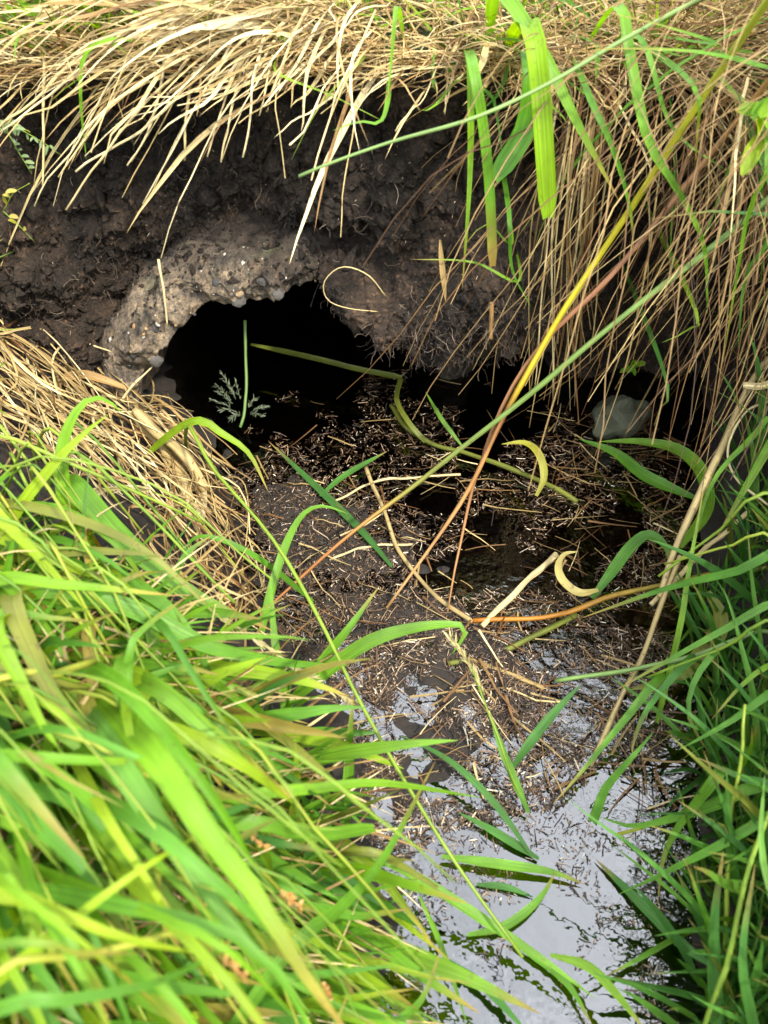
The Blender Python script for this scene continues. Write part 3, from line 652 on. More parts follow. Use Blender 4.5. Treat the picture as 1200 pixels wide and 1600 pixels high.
T = tussock('dry_grass_mat', 150, 680, 'flattened mat of tan straw on the slope beside the pipe mouth', 'dry grass')
flat_straw(T, [(-40, 540), (120, 570), (250, 640), (330, 720), (350, 820), (250, 820), (60, 720), (-40, 680)], 250, (.75, -.6), (.06, .22), .62, seed=21)
T = tussock('dry_grass_mat', 340, 850, 'brown dead grass mat at the water edge below the two snapped stalks', 'dry grass')
flat_straw(T, [(280, 720), (360, 760), (400, 900), (430, 1000), (340, 960), (240, 830)], 110, (.55, -.8), (.05, .16), .45, dull=.6, seed=22)
T = tussock('dry_grass_mat', 60, 480, 'wispy dead grass clinging to the peat shoulder above the straw mat', 'dry grass')
flat_straw(T, [(-30, 430), (60, 460), (110, 560), (20, 600), (-40, 560)], 46, (.5, -.6), (.04, .12), .5, seed=23)
D = tussock('dead_stalk', 240, 660, 'thick tan dead stalk snapped over beside the pipe mouth', 'stalk')
trace(D, 'straw', 17, [(212, 642, .12), (245, 675, .115), (290, 715, .10), (320, 765, .06)], 'even', False, True, 'stem', r=.62)
trace(D, 'straw', 20, [(320, 762, .062), (312, 800, .045), (300, 850, .03)], 'blunt', False, False, 'sheath', r=.95, twist=1.)
D = tussock('dead_stalk', 255, 700, 'rough flaking brown dead stalk lying under the thick snapped one', 'stalk')
trace(D, 'strawdull', 18, [(215, 655, .10), (255, 700, .085), (285, 745, .07), (300, 810, .05)], 'even', False, True, 'stem', r=.9)
trace(D, 'straw', 12, [(300, 800, .055), (318, 850, .035), (330, 900, .02)], 'stem', False, False, 'sheath', r=.5, twist=1.)
D = tussock('dead_leaf', 110, 600, 'arched russet dead leaf lying across the straw beside the pipe', 'leaf')
trace(D, 'straw', 15, [(55, 618, .11), (85, 600, .13), (125, 586, .14), (165, 595, .13), (205, 610, .11)], 'floating', False, False, 'blade', r=.22, fold=.5)
for pts, w, lab in (([(60, 516, .945), (120, 532, .92), (188, 552, .885)], 5, 'pale straw stuck sideways in the peat beside the pipe'),
                    ([(248, 405, .90), (255, 450, .885), (261, 508, .872)], 4.5, 'thin pale straw resting upright on the concrete pipe rim'),
                    ([(190, 625, .84), (210, 600, .85), (238, 573, .875)], 5, 'short bent tan straw leaning on the foot of the pipe rim')):
    o = trace(None, 'straw', w, pts, 'stem', False, True, 'straw', r=.9, mode='y'); tag(o, lab, 'straw')
o = trace(None, 'straw', 2.4, [(602, 462, .83), (575, 430, .82), (535, 417, .82), (507, 440, .82), (512, 468, .82), (545, 482, .82), (590, 487, .83)], 'stem', False, True, 'root_strand', r=.8, mode='y', n=26)
tag(o, 'curled pale root loop on the peat above the pipe mouth', 'root')
o = trace(None, 'straw', 7, [(768, 472, .805), (767, 530, .79)], 'even', False, True, 'twig', r=.12, mode='y'); tag(o, 'short reddish twig stuck to the peat clod', 'twig')
o = trace(None, 'straw', 9, [(688, 375, .80), (692, 430, .79), (696, 470, .79)], 'floating', False, False, 'dead_leaf', r=.35, mode='y', twist=1.5); tag(o, 'narrow withered brown leaf hanging on the peat clod', 'leaf')

# ------------------------------------------------------------------ floating and lying litter
DENSE = [(330, 660), (500, 600), (650, 575), (900, 610), (1080, 690), (1070, 900), (1050, 1080), (930, 1150), (660, 1160), (500, 1080), (400, 920)]
OPEN = [(540, 1060), (1110, 1040), (1110, 1620), (590, 1620)]
def chips(ms, pts, Lr, wr, lift=.004, dark=0.):
    H = hit(pts[:, 0], pts[:, 1])
    for p in H:
        a = random.uniform(0, 6.3); L = random.uniform(*Lr)*math.exp(random.gauss(-.35, .75)); d = np.array([math.cos(a), math.sin(a), random.gauss(0, .15)])*L/2
        bnd = RNG.normal(0, .07, 3)*L; c = p+np.array([0, 0, random.uniform(.0005, lift)])
        V, Q, bl = ribbon(np.array([c-d, c+bnd*.5, c+d]), np.array([.8, 1, .7])*random.uniform(*wr), np.array([random.gauss(0, .4), random.gauss(0, .4), 1]), .3, 0, random.random()**(1.3+dark)); ms.add(V, Q, bl)
random.seed(31); ms = Mass()
q = sample(DENSE, 24000); d = fbm(np.stack([q[:, 0]/75, q[:, 1]/60, 0*q[:, 0]], -1), 3, 90)+1.3*np.exp(-((q[:, 0]-520)/170)**2-((q[:, 1]-860)/170)**2)+.35*np.exp(-((q[:, 0]-950)/150)**2-((q[:, 1]-740)/110)**2)-.5*np.exp(-((q[:, 0]-770)/90)**2-((q[:, 1]-820)/70)**2)
q = q[d > -.05]; chips(ms, q, (.002, .009), (.0005, .0014))
q = sample(OPEN, 9000); d = fbm(np.stack([q[:, 0]/60, q[:, 1]/55, 0*q[:, 0]], -1), 4, 93)-(q[:, 1]-1250)/700; q = q[d > -.12]; chips(ms, q, (.0015, .006), (.0004, .0014), .0015, .5)
q = sample([(500, 1000), (1060, 1000), (1040, 1180), (880, 1260), (700, 1300), (600, 1400), (540, 1200)], 9000); d = fbm(np.stack([q[:, 0]/50, q[:, 1]/40, 0*q[:, 0]], -1), 3, 97); q = q[d > -.12]; chips(ms, q, (.002, .011), (.0005, .0020), .003, .5)
q = hit(*sample([(360, 730), (480, 730), (620, 800), (680, 1000), (560, 1060), (430, 960)], 5200).T)
for p in q:
    sz = min(.0028, .0014*math.exp(random.gauss(0, .6))); V = OCT*RNG.uniform(.4, 1.5, (6, 3))*sz*np.array([1, 1, .55])+RNG.normal(0, sz*.35, (6, 3))+p; ms.add(V, OF[:, [0, 1, 2, 2]], np.tile([0, .5, random.random()**3*.6], (6, 1)))
ms.build('litter', M['litter'], 'fine brown chaff and plant crumbs floating on the dark ditch water', 'debris')
random.seed(32)
KINDS_ = (('straw', .85, 'pale cream'), ('strawdull', .72, 'tan brown'), ('strawdull', .26, 'dark reddish'))
MARKS = [((400, 680), 'under the panicle in the pipe mouth'), ((640, 660), 'below the peat clod'), ((470, 870), 'on the mud beside the brown grass mat'), ((640, 870), 'between the yellow rush foot and the mud'), ((780, 800), 'in the black pool under the rushes'), ((930, 700), 'beside the stone'),
         ((1030, 780), 'under the hooked green leaf'), ((900, 850), 'near the cream curled leaf'), ((850, 960), 'along the orange rush'), ((700, 1050), 'around the olive floating stem'), ((980, 1030), 'under the olive curving leaf'), ((800, 1150), 'around the seeding grass'), ((950, 1180), 'by the dipping orange stalk')]
pts_ = np.vstack([sample(DENSE, 130), sample([(850, 640), (1080, 690), (1070, 900), (860, 900)], 95), sample([(620, 960), (1060, 960), (1060, 1260), (640, 1240)], 95)])
for px, py in pts_:
    m, pale, lab = random.choices(KINDS_, (.7, 3, 4.5))[0]
    c = hit(px, py)[0]; a = random.gauss(-.5, .8); L = random.uniform(.018, .085); d = np.array([math.cos(a), math.sin(a), random.gauss(0, .1)])*L/2
    P = curve([c-d, c+RNG.normal(0, .035, 3)*L, c+d], 5); P[:, 2] = np.maximum(P[:, 2], np.maximum(ground_v(P[:, 0], P[:, 1]), 0)+.002)+random.uniform(.001, .008)
    rd = random.random() < .55
    o = blade_obj('straw', None, P[0].copy(), M[m], P, random.uniform(.0007, .0018)*(1 if rd else 1.9), 'stem', r=min(1, max(0, random.gauss(pale, .12))), round_=rd, face=np.array([0, 0, 1.]), twist=random.uniform(-1, 1))
    where = min(MARKS, key=lambda k: (k[0][0]-px)**2+(k[0][1]-py)**2)[1]
    lab = ('short ' if L < .035 else 'long ' if L > .065 else '')+lab+(' round straw ' if rd else ' flat straw ')+where
    tag(o, lab, 'straw', 'loose straws in the ditch litter')

# ------------------------------------------------------------------ the stone, weeds
st = link('stone', pebble_mesh('stone', 1., 5, 4, rough=.30), M['rock']); st.location = at_h(972, 652, .022); st.scale = (.052, .035, .040); st.rotation_euler = (.2, .1, .5)
tag(st, 'pale grey green stone at the foot of the shaded bank', 'stone')
def leafy(name, px, py, y, label, n, s, m, stems, seed):
    random.seed(seed); b = at_y(px, py, y); root = empty(name, b, label, 'plant')
    for (dx, dz, dy) in stems:
        P = curve([b, b+np.array([dx*.5, dy, dz*.5+.006]), b+np.array([dx, dy*1.4, dz])], 10); blade_obj('stem', root, b, M['stemgreen'], P, .0014, 'stem', round_=True)
        for k in range(n):
            p = P[2+int(k*7/n)]; a = random.uniform(0, 6.3); d = nrm(np.array([math.cos(a), -abs(random.gauss(.3, .3)), math.sin(a)*.8])); l = s*random.uniform(.7, 1.2)
            blade_obj('leaf', root, b, M[m], curve([p, p+d*l*.5+np.array([0, 0, .1*l]), p+d*l], 7), l*.42, 'floating', face=np.array([0, -.7, .7]), fold=.25)
leafy('leafy_sprig', 2, 190, .86, 'small grey green leafy sprig at the edge of the bank straw', 9, .009, 'sage', [(.06, -.03, -.01), (.04, .0, -.02), (.02, -.05, -.01)], 41)
leafy('leafy_sprig', 5, 330, .86, 'trailing yellowish sprig rooted on the bare peat shoulder', 3, .012, 'yellow', [(.05, .04, -.01), (.03, -.03, -.01)], 42)
leafy('clover_weed', 1200, 185, .72, 'broad leaved green weed among the hanging dead stalks', 5, .034, 'lush', [(-.03, .01, -.02), (-.01, -.02, -.01), (.02, .02, -.01)], 43)
leafy('clover_weed', 985, 572, .97, 'tiny bright green weed in the shaded hollow above the stone', 7, .015, 'lush', [(.006, .008, -.01), (-.006, .004, -.01)], 44)
# pale panicle drooping in the pipe mouth
PB = at_h(376, 668, .03); root = empty('grass_panicle', PB, 'feathery pale grey panicle on a thin stalk inside the pipe mouth', 'grass')
trace((root, PB), 'rush', 5, [(376, 668, .03), (383, 640, .05), (384, 570, .10), (383, 500, .155)], 'even', False, True, r=.4)
for k, (x, y) in enumerate([(345, 580), (335, 600), (352, 596), (368, 596), (330, 625), (345, 640), (362, 652), (400, 622), (418, 636), (408, 650), (340, 612)]):
    a = at_h(383, 655, .035); e = at_h(x, y, .05); P = curve([a, (a+e)/2+np.array([0, 0, .008]), e], 10); seed_head(root, PB, P[4:], 'panicle', 26, .009, .0022, .4, 'spikelet_spray')

# ------------------------------------------------------------------ rushes and long stalks crossing the ditch
def rush(m, w, pts, label, mode='h', cat='rush', extra=None, kind='stem', r=None, name='rush'):
    P = [at_h(*p) if mode == 'h' else at_y(*p) for p in pts]; wm = w/FOC*float(np.mean([(p-CAM)@FW for p in P]))
    if extra is not None: P.append(np.array(extra))
    P = curve(P, 34); b = P[-1].copy() if extra is not None else P[0].copy()
    o = blade_obj(name, None, b, M[m], P, wm, 'even' if kind == 'even' else kind, r=r, round_=True); tag(o, label, cat); return o
rush('rush', 9, [(1380, -150, .84), (1110, -8, .78), (880, 115, .72), (680, 205, .68), (468, 282, .64)], 'long pale green rush stem leaning out over the bank face', 'y')
rush('rushmix', 10, [(400, 965, .025), (520, 862, .06), (700, 715, .14), (950, 515, .30), (1200, 310, .44), (1420, 130, .56)], 'long rush stem fading from orange foot to green tip, crossing the whole ditch', kind='rise')
rush('rushyellow', 11, [(605, 948, .015), (690, 830, .07), (745, 745, .12), (800, 632, .20), (930, 405, .37), (1115, 128, .56), (1300, -160, .70)], 'yellow rush stem with a dark kink crossing the green one', kind='rise')
rush('rushred', 8.5, [(700, 955, .01), (722, 860, .045), (755, 720, .13), (820, 585, .23), (1000, 372, .39), (1190, 130, .55), (1400, -140, .70)], 'reddish brown rush stem running beside the yellow kinked one', kind='rise')
rush('rushorange', 8, [(740, 972, .006), (820, 964, .012), (1000, 925, .04), (1200, 885, .08)], 'orange to olive rush stem lying low across the water', extra=(.60, .48, .20), kind='even')
rush('straw', 10, [(753, 978, .008), (800, 932, .015), (869, 865, .03)], 'stiff pale straw propped against the orange rush end', cat='straw', r=.85, kind='even', name='straw')
rush('straw', 11, [(1035, 935, .07), (1062, 850, .10), (1130, 700, .16), (1205, 555, .22)], 'long pale straw stalk standing over the flat green leaves', cat='straw', r=.7, extra=(.60, .80, .35), kind='even', name='straw')
rush('strawdull', 8, [(925, 1195, .005), (985, 1065, .03), (1030, 950, .07), (1060, 868, .10)], 'thin orange brown stalk dipping into the open water', cat='straw', r=.95, kind='even', name='straw')
rush('straw', 8, [(1015, 945, .05), (1090, 870, .08), (1172, 798, .11)], 'short pale straw crossing above the orange lying rush', cat='straw', r=.8, kind='even', name='straw')
rush('straw', 4, [(1205, 626, .20), (1165, 645, .19), (1140, 695, .17), (1148, 745, .15), (1200, 790, .14)], 'thin white looping straw against the dark grass', cat='straw', r=1., kind='even', name='straw')
rush('straw', 13, [(1163, 601, .22), (1212, 594, .23)], 'cut pale stalk end sticking out of the side grass', cat='straw', r=.9, kind='even', name='straw', extra=(.58, .8, .26))
rush('strawdull', 7, [(572, 732, .02), (600, 790, .02), (625, 860, .012), (680, 930, .006), (740, 972, .006)], 'mottled tan stalk bending across the litter to the orange rush', cat='straw', r=.9, kind='even', name='straw')
rush('straw', 4, [(515, 785, .006), (600, 750, .008), (720, 742, .008)], 'thin bleached straw arched over the black water below the clod', cat='straw', r=.9, kind='even', name='straw')
rush('straw', 4, [(515, 875, .006), (570, 855, .008), (645, 850, .008)], 'thin bleached straw lying level on the muddy litter', cat='straw', r=.9, kind='even', name='straw')
rush('olive', 8, [(612, 632, .02), (645, 675, .015), (740, 712, .012), (830, 745, .01), (905, 782, .005)], 'pale olive stem lying from the pipe mouth into the water', cat='stem', r=.3, kind='even', name='water_plant')
rush('olive', 9, [(900, 960, .004), (840, 990, .006), (780, 1020, .005), (700, 1035, .003)], 'spotted olive stem floating below the orange rush', cat='stem', r=.2, kind='even', name='water_plant')
rush('rush', 8, [(870, 1062, .02), (1000, 1044, .05), (1140, 1006, .09), (1210, 990, .11)], 'jointed blue green stem slanting low over the leaf tangle', extra=(.5, .40, .12), kind='even')
rush('strawdull', 8, [(735, 1030, .006), (800, 1055, .01), (850, 1075, .004)], 'thick tan stalk piece floating beside the seeding grass', cat='straw', r=.7, kind='even', name='straw')

# ------------------------------------------------------------------ floating and low leaves in the ditch
def leaf_thing(m, w, pts, label, kind='leaf', group=None, fold=.25, twist=0., r=None, mode='h', n=20):
    o = trace(None, m, w, pts, kind, False, False, 'loose_leaf', n, fold, twist, r, mode); tag(o, label, 'leaf', group); return o
leaf_thing('green', 19, [(1085, 778, .03), (1010, 745, .03), (960, 707, .03), (905, 686, .03)], 'flat green leaf lying on litter, pointing at the stone', r=.3)
leaf_thing('green', 21, [(1062, 855, .05), (1102, 800, .06), (1098, 742, .06), (1060, 703, .06), (1000, 690, .05), (935, 690, .03)], 'broad green leaf bent over in a hook near the stone', r=.75, n=26)
leaf_thing('yellow', 12, [(838, 775, .02), (850, 745, .04), (842, 710, .06), (820, 692, .06), (783, 694, .055)], 'pale green leaf arched over the litter under the crossing rushes', r=.1)
leaf_thing('yellow', 13, [(935, 922, .03), (905, 926, .035), (880, 908, .04), (872, 885, .045), (882, 866, .05), (903, 862, .05)], 'cream coloured leaf curled like a hook over the water', r=.9, n=24)
leaf_thing('green', 18, [(925, 935, .02), (955, 895, .035), (985, 855, .05), (1015, 835, .06), (1042, 858, .06), (1048, 895, .05)], 'mottled green leaf arched beside the cream curled one', r=.1, n=24)
leaf_thing('olive', 28, [(1105, 925, .06), (1126, 965, .055), (1105, 1015, .05), (1050, 1060, .04), (985, 1078, .03)], 'wide yellowish olive leaf curving through the leaf tangle', r=.4, n=24)
leaf_thing('dark', 15, [(800, 1200, .01), (825, 1165, .03), (862, 1118, .05), (907, 1070, .07)], 'blue green pointed leaf standing above the floating straw', r=.2)
leaf_thing('dark', 12, [(612, 885, .012), (570, 835, .012), (520, 785, .012), (420, 690, .02)], 'long dark green blade lying from the pipe panicle to the litter', r=.1)
leaf_thing('dark', 9, [(500, 775, .012), (540, 742, .01), (605, 705, .01)], 'dark green blade tip lying across the longer one', r=.5)
leaf_thing('olive', 9, [(392, 538, .05), (500, 562, .05), (560, 577, .045), (628, 590, .04)], 'dull olive blade lying inside the pipe mouth', 'blunt', r=.1)
leaf_thing('olive', 8, [(626, 592, .04), (620, 625, .035), (640, 662, .03), (665, 690, .012)], 'faded blade hanging down below the peat clod', 'even', r=.2)
leaf_thing('green', 7, [(722, 697, .01), (690, 655, .04), (665, 612, .06)], 'thin green blade rising under the peat clod', r=.6)
for i, (w, pts, r) in enumerate([(13, [(842, 1342, .006), (770, 1298, .008), (717, 1270, .008)], .3), (15, [(690, 1338, .012), (780, 1350, .014), (860, 1362, .012), (914, 1382, .006)], .55),
        (13, [(730, 1461, .006), (790, 1446, .012), (842, 1405, .014), (868, 1363, .012)], .5), (10, [(745, 1382, .004), (790, 1386, .005), (834, 1402, .004)], .2),
        (11, [(832, 1338, .006), (770, 1252, .03), (700, 1187, .04), (628, 1150, .03)], .2), (18, [(1120, 1512, .03), (1068, 1478, .02), (1005, 1415, .008), (930, 1342, .004)], .35),
        (16, [(560, 1330, .10), (650, 1370, .08), (760, 1440, .05), (850, 1500, .04), (930, 1560, .03)], .6), (15, [(860, 1492, .03), (918, 1510, .04), (960, 1550, .05), (1010, 1612, .06)], .8),
        (12, [(800, 1470, .01), (880, 1530, .01), (925, 1600, .01)], .4), (13, [(700, 1500, .02), (760, 1545, .02), (830, 1620, .02)], .3), (9, [(655, 1400, .03), (690, 1480, .03), (730, 1600, .03)], .6)]):
    labs = ['short green blade floating flat, pointing at the arched pair', 'long green blade floating level across the sky reflection', 'green blade crossing below the long level floating one', 'small dark blade floating beside the crossing pair',
            'slender dark green blade diving from the litter into the open water', 'broad dark green blade lying from the side clump into the reflection', 'long bright green blade leaning from the sunny tussock over the reflection', 'folded bright green blade with a square bend over the reflection',
            'dark green blade floating beneath the square bent blade', 'green blade trailing in the water beside the sunny tussock', 'very narrow green blade trailing in the water edge']
    leaf_thing('dark' if r < .4 else 'green', w, pts, labs[i], r=r)
# submerged old leaves
for i, (w, pts, lab) in enumerate([(24, [(1050, 1180, -.012), (1060, 1110, -.015), (1068, 1060, -.02)], 'submerged yellow green leaf stub under the side grass'), (16, [(1065, 1225, -.008), (1040, 1190, -.01), (1015, 1172, -.01)], 'submerged yellow stem piece near the bent leaf'),
        (22, [(905, 1030, -.01), (930, 1045, -.012), (975, 1060, -.012)], 'submerged olive leaf under the jointed stem'), (26, [(600, 1310, .0), (660, 1370, -.006), (720, 1410, -.01), (780, 1430, -.012)], 'yellowing broad leaf sinking beside the sunny tussock')]):
    leaf_thing('yellow' if i != 2 else 'olive', w, pts, lab, 'floating', r=.2)

# seeding grass stalk leaning over the water
S = tussock('seeding_grass', 825, 1270, 'pale green seeding grass stalk bowed over the floating straw', 'grass')
trace(S, 'dark', 13, [(826, 1270, .01), (800, 1210, .04), (780, 1160, .06), (765, 1110, .08)], 'leaf', False, r=.8)
trace(S, 'stemgreen', 5, [(822, 1262, .01), (790, 1190, .06), (760, 1100, .10), (735, 1040, .13)], 'stem', False, True, r=.3)
a = np.array([at_h(757, 1085, .105), at_h(735, 1040, .13), at_h(706, 1000, .145)]); seed_head(S[0], S[1], curve(a, 14), 'seed', 60, .012, .0024, .28)
# spike in the straw mat and one at the water edge
S = tussock('grass_spike', 235, 770, 'plump pale green grass spike lying over the straw mat', 'grass')
seed_head(S[0], S[1], curve([at_h(238, 765, .16), at_h(195, 763, .17), at_h(152, 765, .18)], 14), 'seed', 60, .017, .0034, .22)
trace(S, 'stemgreen', 4, [(380, 900, .05), (300, 800, .14), (238, 765, .16)], 'stem', False, True)
S = tussock('seeding_grass', 560, 1100, 'drooping feathery seed head reaching from the sunny tussock over the mud', 'grass')
seed_head(S[0], S[1], curve([at_h(330, 955, .22), at_h(400, 1000, .20), at_h(470, 1050, .17), at_h(550, 1098, .13)], 22), 'seed', 90, .013, .0022, .25)
trace(S, 'stemgreen', 5, [(60, 860, .30), (180, 880, .27), (330, 955, .22)], 'stem', True, True, r=.4)

# ------------------------------------------------------------------ leaves hanging over the far bank
HB = at_y(800, 60, .80); HG = (empty('hanging_grass', HB, 'green grass leaves hanging from the bank lip above the peat clod', 'grass'), HB)
for m, w, pts, kind, r in (('green', 16, [(738, 100, .80), (755, 200, .785), (765, 300, .78), (770, 416, .775)], 'blunt', .55), ('green', 10, [(735, 120, .80), (735, 250, .79), (730, 350, .78), (722, 452, .775)], 'leaf', .8),
        ('green', 22, [(780, -10, .84), (850, 90, .79), (900, 190, .77), (966, 312, .76)], 'leaf', .7), ('green', 15, [(965, 10, .82), (985, 90, .78), (1012, 220, .75), (1060, 300, .74), (1100, 385, .735), (1105, 490, .73)], 'leaf', .6),
        ('green', 10, [(920, 150, .80), (960, 240, .77), (985, 330, .76), (990, 400, .76)], 'leaf', .4), ('green', 12, [(1080, 130, .75), (1090, 200, .74), (1085, 260, .735)], 'leaf', .5),
        ('dark', 9, [(1000, 60, .80), (1050, 200, .77), (1140, 270, .76)], 'leaf', .9), ('green', 8, [(1195, 210, .70), (1165, 350, .69), (1128, 575, .69)], 'leaf', .7), ('dark', 10, [(1210, 310, .70), (1165, 430, .70), (1153, 545, .70)], 'leaf', .6),
        ('green', 9, [(1205, 108, .72), (1100, 82, .72), (960, 76, .73), (900, 82, .74)], 'leaf', .5), ('green', 8, [(1120, 70, .74), (1035, 40, .75), (950, 20, .76)], 'leaf', .4),
        ('green', 9, [(600, 182, .80), (560, 190, .78), (520, 204, .765)], 'leaf', .6), ('lush', 8, [(190, 62, .85), (135, 82, .84), (126, 150, .83), (135, 250, .825)], 'leaf', .2), ('green', 4, [(560, 100, .86), (500, 165, .84), (455, 250, .83)], 'leaf', .9), ('green', 4, [(430, 110, .86), (520, 150, .83), (600, 190, .82)], 'leaf', .9),
        ('green', 9, [(620, 10, .84), (612, 90, .82), (605, 160, .81)], 'leaf', .6), ('green', 8, [(795, 330, .80), (800, 420, .79), (830, 480, .79)], 'leaf', .3), ('green', 5, [(810, 440, .80), (740, 410, .79), (640, 405, .785)], 'leaf', .8), ('green', 5, [(800, 380, .80), (760, 350, .79), (720, 390, .785)], 'leaf', .8),
        ('dark', 8, [(1040, 590, .74), (1030, 640, .73), (1022, 665, .73)], 'leaf', .4), ('green', 10, [(1085, 480, .75), (1075, 515, .74), (1035, 535, .73)], 'leaf', .9)):
    trace(HG, m, w, pts, kind, False, False, r=r, mode='y', from_bank=True, n=22)
K = at_y(835, 60, .79); TK = (empty('thick_grass_shoot', K, 'fat bright green folded shoot with a blunt cut end hanging down', 'grass'), K)
trace(TK, 'lush', 30, [(826, 40, .79), (842, 130, .765), (850, 240, .75), (856, 340, .745)], 'blunt', False, False, 'leaf', r=.6, mode='y', fold=.55, from_bank=True)
K = at_y(830, 120, .80); TK = (empty('thick_grass_shoot', K, 'broad dull green leaf folded behind the fat blunt shoot', 'grass'), K)
trace(TK, 'green', 34, [(832, 90, .80), (828, 180, .79), (805, 235, .785), (772, 280, .78)], 'blunt', False, False, 'leaf', r=.2, mode='y', fold=.35, from_bank=True)

# ------------------------------------------------------------------ sunny tussock on the near bank
LT = tussock('grass_tussock', 60, 900, 'sunlit tussock of broad bright green leaves arching beside the straw mat')
for m, w, pts, kind, r in (('lush', 24, [(135, 850, .20), (103, 780, .25), (98, 700, .29), (125, 636, .32), (160, 622, .32), (190, 645, .31)], 'leaf', .3),
        ('green', 34, [(110, 755, .26), (190, 842, .25), (300, 928, .22), (425, 985, .17)], 'leaf', .55), ('lush', 22, [(-20, 915, .34), (100, 914, .34), (270, 930, .31)], 'leaf', .4), ('green', 20, [(-20, 968, .33), (80, 966, .33), (150, 972, .31)], 'leaf', .7),
        ('green', 27, [(60, 925, .30), (200, 950, .28), (330, 1012, .24), (450, 1036, .19), (545, 1040, .15)], 'leaf', .45), ('green', 15, [(435, 1035, .13), (428, 990, .15), (422, 900, .17)], 'leaf', .6),
        ('green', 22, [(515, 1045, .10), (580, 1002, .13), (650, 981, .14), (715, 976, .14), (727, 990, .13), (706, 1022, .11)], 'leaf', .6), ('green', 16, [(505, 1032, .09), (545, 982, .12), (593, 916, .14)], 'leaf', .55),
        ('olive', 34, [(20, 930, .36), (50, 1020, .36), (110, 1120, .35), (260, 1235, .31)], 'leaf', .5), ('lush', 42, [(-10, 970, .40), (30, 1060, .39), (70, 1140, .38), (100, 1180, .37)], 'leaf', .6),
        ('green', 40, [(195, 1040, .33), (205, 1120, .33), (262, 1215, .32), (315, 1295, .30)], 'leaf', .6), ('green', 18, [(200, 1035, .32), (222, 985, .33), (295, 930, .31)], 'leaf', .5),
        ('lush', 52, [(235, 1175, .39), (330, 1310, .38), (400, 1400, .37), (480, 1530, .34), (550, 1620, .31)], 'leaf', .35), ('dark', 46, [(170, 1170, .37), (250, 1290, .37), (330, 1400, .35), (400, 1490, .33), (480, 1550, .30)], 'leaf', .9),
        ('green', 22, [(-10, 1478, .42), (110, 1488, .41), (215, 1490, .38)], 'leaf', .7), ('green', 27, [(-10, 1580, .41), (110, 1562, .41), (260, 1530, .38), (375, 1465, .34)], 'leaf', .3), ('lush', 22, [(-60, 1580, .30), (60, 1480, .37), (200, 1372, .39), (310, 1305, .36)], 'leaf', .9),
        ('green', 46, [(-20, 1170, .40), (60, 1262, .39), (130, 1340, .37)], 'leaf', .5), ('olive', 18, [(10, 1178, .40), (100, 1215, .39), (195, 1262, .37)], 'leaf', .7), ('green', 24, [(240, 1085, .28), (350, 1142, .25), (478, 1202, .20)], 'leaf', .3),
        ('green', 21, [(350, 1292, .26), (480, 1306, .22), (585, 1294, .17)], 'blunt', .6), ('lush', 18, [(340, 1262, .24), (500, 1232, .22), (600, 1224, .20), (750, 1246, .15)], 'leaf', .3), ('green', 17, [(545, 1205, .08), (547, 1150, .12), (552, 1088, .15)], 'leaf', .5),
        ('green', 13, [(430, 900, .10), (465, 815, .12), (500, 791, .12), (545, 803, .11)], 'leaf', .6), ('lush', 14, [(298, 660, .17), (350, 680, .16), (390, 710, .14), (419, 768, .11)], 'leaf', .7), ('green', 10, [(400, 870, .10), (312, 838, .14), (275, 890, .16)], 'leaf', .3),
        ('dark', 14, [(280, 885, .18), (300, 858, .19), (332, 836, .19)], 'leaf', .8), ('olive', 14, [(560, 1330, .12), (640, 1360, .09), (730, 1420, .05)], 'leaf', .2), ('green', 20, [(420, 1380, .20), (540, 1430, .17), (640, 1420, .12)], 'leaf', .4),
        ('green', 18, [(440, 1500, .24), (520, 1430, .22), (600, 1340, .17), (680, 1190, .13)], 'leaf', .5), ('lush', 24, [(-20, 800, .33), (60, 870, .33), (140, 960, .31)], 'leaf', .9), ('green', 17, [(600, 1620, .12), (660, 1560, .11), (690, 1480, .11)], 'leaf', .5)):
    trace(LT, m, w, pts, kind, True, False, r=r, twist=random.uniform(-.6, .6), n=22)
trace(LT, 'lush', 30, [(-20, 1398, .40), (100, 1430, .40), (200, 1468, .38), (325, 1492, .34)], 'leaf', True, False, r=1., n=20, fold=.5)
trace(LT, 'stemgreen', 13, [(-20, 1530, .40), (120, 1500, .38), (300, 1440, .34)], 'even', True, True, r=.9, n=20)
trace(LT, 'stemgreen', 12, [(-20, 1080, .36), (100, 1050, .34), (150, 1035, .32)], 'even', True, True, r=.9, n=16)
trace(LT, 'stemgreen', 8, [(298, 660, .17), (340, 740, .17), (430, 850, .16), (500, 980, .15), (560, 1100, .14), (700, 1330, .10), (810, 1490, .06)], 'stem', True, True, r=.5, n=30)
trace(LT, 'yellow', 12, [(130, 830, .25), (150, 920, .25), (190, 1000, .24)], 'leaf', True, r=.4)
random.seed(57)
for k in range(58):
    x, y = random.uniform(-120, 260), random.uniform(780, 1480); L = random.uniform(220, 430); a = R(random.gauss(48, 17)); dx, dy = L*math.cos(a), L*math.sin(a); h = .27+.10*ss(800, 1350, y)+random.uniform(-.05, .05); sg = random.gauss(0, .10)*L
    if x+dx > 360+.30*(y+dy-900): continue
    trace(LT, random.choice(['lush', 'lush', 'green', 'green', 'olive' if k % 3 == 0 else 'lush']), random.uniform(13, 34), [(x, y, h), (x+dx*.5+sg*.7, y+dy*.5-abs(sg), h+.005), (x+dx, y+dy, h-.06)], 'leaf', True, False, r=random.random(), twist=random.uniform(-1.2, 1.2), n=20)
